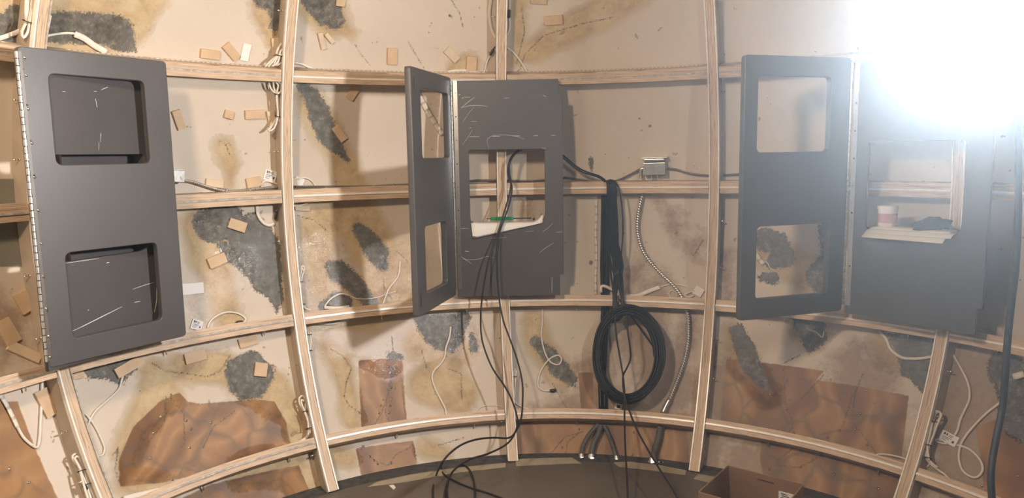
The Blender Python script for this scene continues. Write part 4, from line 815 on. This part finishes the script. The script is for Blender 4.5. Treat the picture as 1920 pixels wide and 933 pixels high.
# ---------------------------------------------------------------- black hose: two risers, the cords over the rail, the coil
for lab, x0, dx, rr in (('black hose standing left behind the rails', 1131, 0, .0085), ('black hose standing right of its twin behind the rails', 1139, 1, .0075)):
    t = empty('black_hose', skin(x0, 770, .012), lab, 'hose', 'black hoses in the bay of the coil')
    cable([(x0, 366), (x0 - 1, 430), (x0 - 2 + dx, 500), (x0 - 1, 556)], rr, None, 'cable_black', h=.018, name='upper_run', parent=t, seg=10, step=.02)
    cable([(x0, 574), (x0 - 3, 640), (x0 - 6, 700), (x0 - 5, 745), (x0 - 4, 772)], rr, None, 'cable_black', h=.018, name='lower_run', parent=t, seg=10, step=.02)
def fr_pt(x, y, rad): return on_dome(x, y, rad)
coil = empty('cable_coil', fr_pt(1175, 750, .975), 'coiled black cable hung over the middle rail right of the middle panel', 'cable coil')
mb = MB(); cx, cy = 1174, 662; pts = []
turns = 30; per = 44
for i in range(turns * per + 1):
    a = 2 * math.pi * i / per; k = i / per / turns; kk = (math.sin(k * 37) + 1) / 2; kk = .15 + .85 * ((k * 5.3) % 1.0)
    right = .5 + .5 * math.cos(a)
    rx = 50 + (12 + 8 * right) * kk; ry = 74 + 17 * kk
    px_ = cx + 2 + rx * math.sin(a + math.pi / 2) * (1.0) + 3 * math.sin(k * 19); py_ = cy + 2 + ry * math.cos(a + math.pi / 2) + 2.5 * math.cos(k * 23)
    pts.append(fr_pt(px_, py_, .978 - .010 * math.sin(k * 11) - .006 * ((k * 9) % 1)))
pts.append(fr_pt(1160, 560, .985)); 
tube(mb, np.array(pts), .0036, 7); mb.build('coil_turns', MAT['cable_black'], coil, True)
random.seed(11)
for k in range(9):
    o1 = random.uniform(-1, 1); xs = 1137 + k * 1.9
    path = [fr_pt(1132 + k * .8, 352, 1.03), fr_pt(xs - 4, 342, 1.012), fr_pt(xs, 337 + abs(k - 4) * .6, .995), fr_pt(xs + 2, 346, .984), fr_pt(xs + 3 + o1, 400, .984), fr_pt(xs + 2 + k * .4, 450, .984), fr_pt(1144 + k * 2.9 + o1, 500, .984), fr_pt(1150 + (k % 2) * 13 + k * .7, 550, .983), fr_pt(1151 + (k % 2) * 13 + k * .6, 590, .980), fr_pt(1162 - k * 3, 600 + k, .978)]
    mb = MB(); tube(mb, smooth_path(path, .012), .0040, 7); mb.build('hanging_strand', MAT['cable_black'], coil, True)
mb = MB(); tube(mb, smooth_path([fr_pt(1152, 340, .993), fr_pt(1160, 352, .984), fr_pt(1166, 385, .98), fr_pt(1168, 430, .98), fr_pt(1166, 465, .98), fr_pt(1162, 500, .982)], .01), .0026, 7); mb.build('loose_strand', MAT['cable_black'], coil, True)
mb = MB(); tube(mb, smooth_path([fr_pt(1150, 344, .993), fr_pt(1156, 380, .982), fr_pt(1159, 430, .98), fr_pt(1160, 470, .98), fr_pt(1165, 530, .982)], .01), .0020, 7); mb.build('loose_strand', MAT['cable_black'], coil, True)
mb = MB()
for (x1, y1, x2, y2) in ((1052, 288, 1136, 339), (1052, 293, 1134, 341)): tube(mb, smooth_path([fr_pt(x1 - 14, y1 - 7, 1.0), fr_pt(x1, y1, .998), fr_pt((x1 + x2) / 2 - 6, (y1 + y2) / 2 + 3, .995), fr_pt(x2 - 12, y2 - 9, .995), fr_pt(x2, y2, 1.0)], .012), .0032, 7)
mb.build('feed_pair', MAT['cable_black'], coil, True)

# thin black cords: out of the window of the middle panel and down to the floor
def cord(pts, label, r=.0034, mat='cord_black', group='thin black cords', name='black_wire'):
    P3 = []
    for x, y, Y in pts: P3.append(at_depth(x, y, Y) if Y > 0 else on_floor(x, y, r))
    mb = MB(); tube(mb, smooth_path(P3, .01), r, 7); o = mb.build(name, MAT[mat], None, True); tag(o, label, 'cord', group); return o
cord([(978, 281, 1.835), (966, 288, 1.82), (956, 305, 1.81), (955, 322, 1.81), (958, 345, 1.80), (953, 372, 1.79), (944, 402, 1.775), (936, 428, 1.765), (928, 455, 1.76), (916, 490, 1.75), (908, 530, 1.745), (902, 578, 1.74), (902, 622, 1.73), (908, 652, 1.72), (923, 689, 1.70), (945, 722, 1.67), (960, 750, 1.64), (970, 785, 1.60), (966, 810, 1.56), (950, 832, 1.52), (915, 850, 1.47), (880, 861, 1.43), (852, 880, 0), (841, 900, 0), (838, 918, 0), (840, 940, 0)],
     'thin black cord bowing left out of the middle panel window down to the floor')
cord([(972, 281, 1.835), (960, 292, 1.82), (953, 310, 1.81), (953, 330, 1.81), (960, 350, 1.80), (956, 378, 1.79), (947, 406, 1.775), (938, 432, 1.765), (933, 455, 1.76), (932, 494, 1.755), (935, 551, 1.75), (943, 598, 1.74), (955, 632, 1.73), (970, 675, 1.70), (979, 715, 1.67), (980, 750, 1.64), (977, 785, 1.60), (968, 806, 1.57), (955, 820, 1.54), (925, 820, 1.50), (895, 823, 1.46), (868, 832, 1.42), (845, 848, 1.38), (828, 868, 1.33), (818, 890, 0), (812, 915, 0), (812, 940, 0)],
     'thin black cord hanging straight from the middle panel window, its loop touching the floor')
cord([(833, 940, 0), (836, 915, 0), (845, 890, 0), (856, 876, 0), (868, 871, 0), (880, 880, 0), (888, 900, 0), (891, 922, 0), (890, 940, 0)], 'black cord loop arching on the gray floor')
cord([(830, 866, 1.40), (827, 876, 0), (832, 888, 0), (850, 900, 0), (880, 913, 0), (915, 924, 0), (950, 937, 0)], 'black cord trailing across the gray floor to the right')
BR = 'cord_black'
cord([(1153, 590, 1.71), (1155, 625, 1.70), (1161, 662, 1.69), (1168, 704, 1.67), (1171, 740, 1.66), (1171, 780, 1.63), (1172, 830, 1.57), (1174, 870, 1.50), (1176, 905, 1.44), (1177, 945, 1.40)], 'thin dark cord hanging straight down in front of the black coil')
cord([(1175, 590, 1.71), (1177, 622, 1.70), (1181, 648, 1.69), (1182, 672, 1.69), (1175, 690, 1.68), (1168, 705, 1.68), (1169, 730, 1.66), (1175, 756, 1.64), (1192, 800, 1.58), (1212, 838, 1.50), (1236, 878, 1.42), (1258, 912, 1.36), (1276, 942, 1.32)], 'thin dark cord slanting right from the black coil to the floor')
# thick black cable at the far right
mb = MB(); tube(mb, smooth_path([at_depth(x, y, Y) for x, y, Y in ((1905, -20, 1.0), (1908, 150, 1.0), (1910, 330, 1.0), (1906, 480, 1.0), (1896, 570, 1.0), (1889, 640, 1.0), (1885, 700, 1.0), (1880, 760, 1.0), (1870, 810, .99), (1861, 860, .98), (1858, 900, .97), (1862, 960, .96))], .02), .0074, 12)
tag(mb.build('thick_cable', MAT['pipe_black'], None, True), 'thick black cable hanging at the far right', 'cable')

# ---------------------------------------------------------------- things in the windows of the gray panels
def sheet(name, grid, thick, mat, label, cat, group=None):
    g_ = np.array(grid, float); a, b = g_.shape[:2]; v = [p for row in g_ for p in row]; v2 = [p + np.array([0, 0, thick]) for p in v]; f = []
    for i in range(a - 1):
        for j in range(b - 1):
            q = i * b + j; f.append((q, q + b, q + b + 1, q + 1)); k = a * b; f.append((k + q, k + q + 1, k + q + b + 1, k + q + b))
    k = a * b; bd = [(0, j) for j in range(b)] + [(i, b - 1) for i in range(1, a)] + [(a - 1, j) for j in range(b - 2, -1, -1)] + [(i, 0) for i in range(a - 2, 0, -1)]; ix = [i * b + j for i, j in bd]
    for m_ in range(len(ix)): p, q = ix[m_], ix[(m_ + 1) % len(ix)]; f.append((p, q, k + q, k + p))
    mb = MB(); mb.add(v + v2, f); o = mb.build(name, mat, None, True); tag(o, label, cat, group); return o
def lerp(a, b, t): return np.array(a) + (np.array(b) - np.array(a)) * t
L_, xx_, zz_ = gC['loc'], gC['xx'], gC['zz']
zl = zz_(-.170) + .0012
grid = []
for i in range(15):
    t_ = i / 14; row = []
    for j in range(17):
        s_ = j / 16
        xb = lerp([xx_(.040)], [xx_(.218)], s_)[0]
        back = .060; lift = .030 * max(0, (abs(s_ - .5) - .36) / .14) ** 2 * (1 if s_ > .5 else .12)
        if t_ < .62: row.append(L_(xb, back * (1 - t_ / .62) - .001, zl + lift + .003))
        else:
            q = (t_ - .62) / .38; drop = (.058 * (1 - s_) + .003) * q
            row.append(L_(xb + .006 * q * (1 - s_), -.001 - .007 * q - .003 * math.sin(q * math.pi), zl + lift * (1 - q) + .003 - drop))
    grid.append(row)
sheet('paper_sheet', grid, .0006, MAT['paper'], 'white paper sheet drooping from the window of the middle panel', 'paper')
sd = empty('screwdriver', L_(xx_(.13), .040, zl + .004), 'green-handled screwdriver lying in the window of the middle panel', 'screwdriver')
mb = MB(); a, b = L_(xx_(.088), .036, zl + .017), L_(xx_(.146), .034, zl + .017)
pp = np.array([lerp(a, b, t_) for t_ in (0, .03, .12, .3, .5, .7, .85, .93, 1)]); tube(mb, pp, [.004, .0075, .0085, .0078, .0085, .0085, .0070, .0078, .005], 6); mb.build('handle', MAT['green'], sd, False)
mb = MB(); d_ = (b - a) / np.linalg.norm(b - a); tube(mb, np.array([b, b + d_ * .062]), .0022, 8); tube(mb, np.array([a, a - d_ * .014]), .0016, 8); obox(mb, b + d_ * .066, (d_, np.array([0, 0, 1.0]), np.cross(d_, [0, 0, 1.0])), (.008, .006, .0016)); mb.build('shaft', MAT['pipe_black'], sd, True)
mb = MB(); disc(mb, L_(xx_(.197), .040, zl + .008), (0, 0, 1), .005, .009, 12, .004); tag(mb.build('small_knob', MAT['plastic_black'], None, True), 'small dark knob beside the tip of the screwdriver', 'knob')
# right panel window: cup, stack of papers, dark cloth
L_, xx_, zz_ = gR['loc'], gR['xx'], gR['zz']; zl = zz_(-.170) + .0012
def curl(x0, x1, y0, y1, z, drop, bend, n=14):
    g_ = []
    for i in range(n):
        t_ = i / (n - 1); row = []
        for j in range(9):
            s_ = j / 8; y = y0 + (y1 - y0) * t_; over = max(0, -y); row.append(L_(x0 + (x1 - x0) * s_ + bend * over, y, z - drop * over ** 1.3 / .05 ** .3 + .0005))
        g_.append(row)
    return g_
for k, (x0, x1, y1, lab) in enumerate(((.046, .205, -.030, 'lowest white paper sheet hanging out of the right panel window'), (.052, .215, -.020, 'white paper sheet lying second in the right panel window'), (.056, .208, -.010, 'short top sheet of the papers in the right panel window'))):
    sheet('paper_sheet', curl(xx_(x0), xx_(x1), .060, y1, zl + .0045 + k * .0045, .95, -.2), .0012, MAT['paper'], lab, 'paper', 'papers in the right panel window')
cup = empty('printed_tub', L_(xx_(.062), .030, zl + .0175), 'small white tub with pink print in the right panel window', 'tub')
mb = MB(); c_ = L_(xx_(.075), .030, zl + .0155); disc(mb, c_, (0, 0, 1), .0275, .056, 28, .029); mb.build('tub_body', MAT['white_card'], cup, False)
mb = MB(); disc(mb, c_ + np.array([0, 0, .012]), (0, 0, 1), .0284, .030, 28, .0292); mb.build('pink_print', MAT['pink'], cup, False)
mb = MB(); disc(mb, c_ + np.array([0, 0, .056]), (0, 0, 1), .031, .010, 28, .031); mb.build('tub_lid', MAT['white_card'], cup, False)
bm = bmesh.new(); bmesh.ops.create_icosphere(bm, subdivisions=3, radius=1)
for v in bm.verts:
    v.co = Vector((v.co.x * .055, v.co.y * .022, max(-.2, v.co.z) * .030)) * (1 + .22 * math.sin(7 * v.co.x + 3 * v.co.z) * math.cos(5 * v.co.y + 2 * v.co.x) + .1 * math.sin(13 * v.co.z + 9 * v.co.x))
me = bpy.data.meshes.new('crumpled_rag'); bm.to_mesh(me); bm.free(); me.transform(Matrix.Translation(Vector(L_(xx_(.165), .030, zl + .022)))); tag(link('crumpled_rag', me, MAT['dark_cloth'], None, True), 'dark crumpled rag beside the tub in the right panel window', 'rag')

# ---------------------------------------------------------------- on the floor
def flat_poly(name, pts, mat, label, cat, group=None, h=.0008):
    P_ = [on_floor(x, y, h) for x, y in pts]; n = len(P_); v = P_ + [p - np.array([0, 0, h * .9]) for p in P_]
    f = [tuple(range(n))[::-1], tuple(range(n, 2 * n))] + [(i, (i + 1) % n, n + (i + 1) % n, n + i) for i in range(n)]
    mb = MB(); mb.add(v, f); me = mb.mesh(name); bm = bmesh.new(); bm.from_mesh(me); bmesh.ops.recalc_face_normals(bm, faces=bm.faces); bm.to_mesh(me); bm.free(); o = link(name, me, mat); tag(o, label, cat, group)
flat_poly('masking_tape', [(966, 860), (1020, 858), (1072, 857), (1090, 868), (1050, 869), (968, 873)], MAT['tape'], 'pale masking tape along the floor edge left of the gray conduits', 'tape', 'masking tape along the floor edge')
flat_poly('masking_tape', [(1150, 866), (1180, 865), (1235, 871), (1287, 881), (1285, 890), (1230, 882), (1160, 874)], MAT['tape'], 'pale masking tape along the floor edge right of the gray conduits', 'tape', 'masking tape along the floor edge')
flat_poly('masking_tape', [(706, 903), (770, 889), (860, 876), (948, 867), (948, 875), (860, 885), (765, 902), (690, 912)], MAT['tape'], 'pale masking tape along the floor edge left of the third rib', 'tape', 'masking tape along the floor edge')
flat_poly('masking_tape', [(1310, 888), (1340, 893), (1338, 906), (1300, 897)], MAT['tape'], 'short masking tape piece between the fourth rib and the cardboard box', 'tape', 'masking tape along the floor edge')
flat_poly('paper_scrap', [(729, 909), (738, 908), (742, 913), (738, 917)], MAT['paper'], 'small white scrap lying on the gray floor', 'scrap', None, .002)
t = empty('cardboard_box', W(.40, 1.21, -.6), 'open brown cardboard box on the floor at the lower right', 'box')
def at_h(x, y, h): d = ray(x, y); return CAMW + d * ((h - CAMW[2]) / d[2])
hb = .12 * R; A_, B_, C_ = at_h(1310, 921, hb), at_h(1365, 872, hb), at_h(1508, 905, hb)
e1 = A_ - B_; e1 /= np.linalg.norm(e1); e2 = C_ - B_; w2 = np.linalg.norm(e2); e2 -= e1 * (e2 @ e1); e2 /= np.linalg.norm(e2); w1 = np.linalg.norm(A_ - B_); Z = np.array([0, 0, 1.0]); tk = .004
t.location = Vector(B_ + e1 * w1 / 2 + e2 * w2 / 2 - Z * hb); WM[t.name] = Matrix.Translation(t.location)
for nm, c_, sz in (('side_wall', B_ + e1 * w1 / 2, (w1, tk, hb)), ('side_wall', B_ + e1 * w1 / 2 + e2 * w2, (w1, tk, hb)), ('end_wall', B_ + e2 * w2 / 2, (tk, w2, hb)), ('end_wall', B_ + e1 * w1 + e2 * w2 / 2, (tk, w2, hb)), ('bottom', B_ + e1 * w1 / 2 + e2 * w2 / 2 - Z * (hb / 2 - tk), (w1, w2, tk))):
    mb = MB(); obox(mb, c_ - Z * hb / 2, (e1, e2, Z), sz, .001); mb.build(nm, MAT['card'], t)
mb = MB(); obox(mb, B_ + e1 * .003 + e2 * w2 * .80 - Z * .052, (e1, e2, Z), (.001, .046, .030)); lb = mb.build('shipping_label', MAT['white_card'], t)
mb = MB()
for k in range(4): obox(mb, B_ + e1 * .0040 + e2 * w2 * (.77 + .015 * (k % 2)) - Z * (.043 + .006 * k), (e1, e2, Z), (.0006, .020, .0022))
mb.build('printed_line', MAT['ink'], lb)
mb = MB(); obox(mb, B_ + e1 * .003 + e2 * w2 * .52 - Z * .018, (e1, e2, Z), (.001, .05, .003)); mb.build('box_slot', MAT['brown_ink'], t)
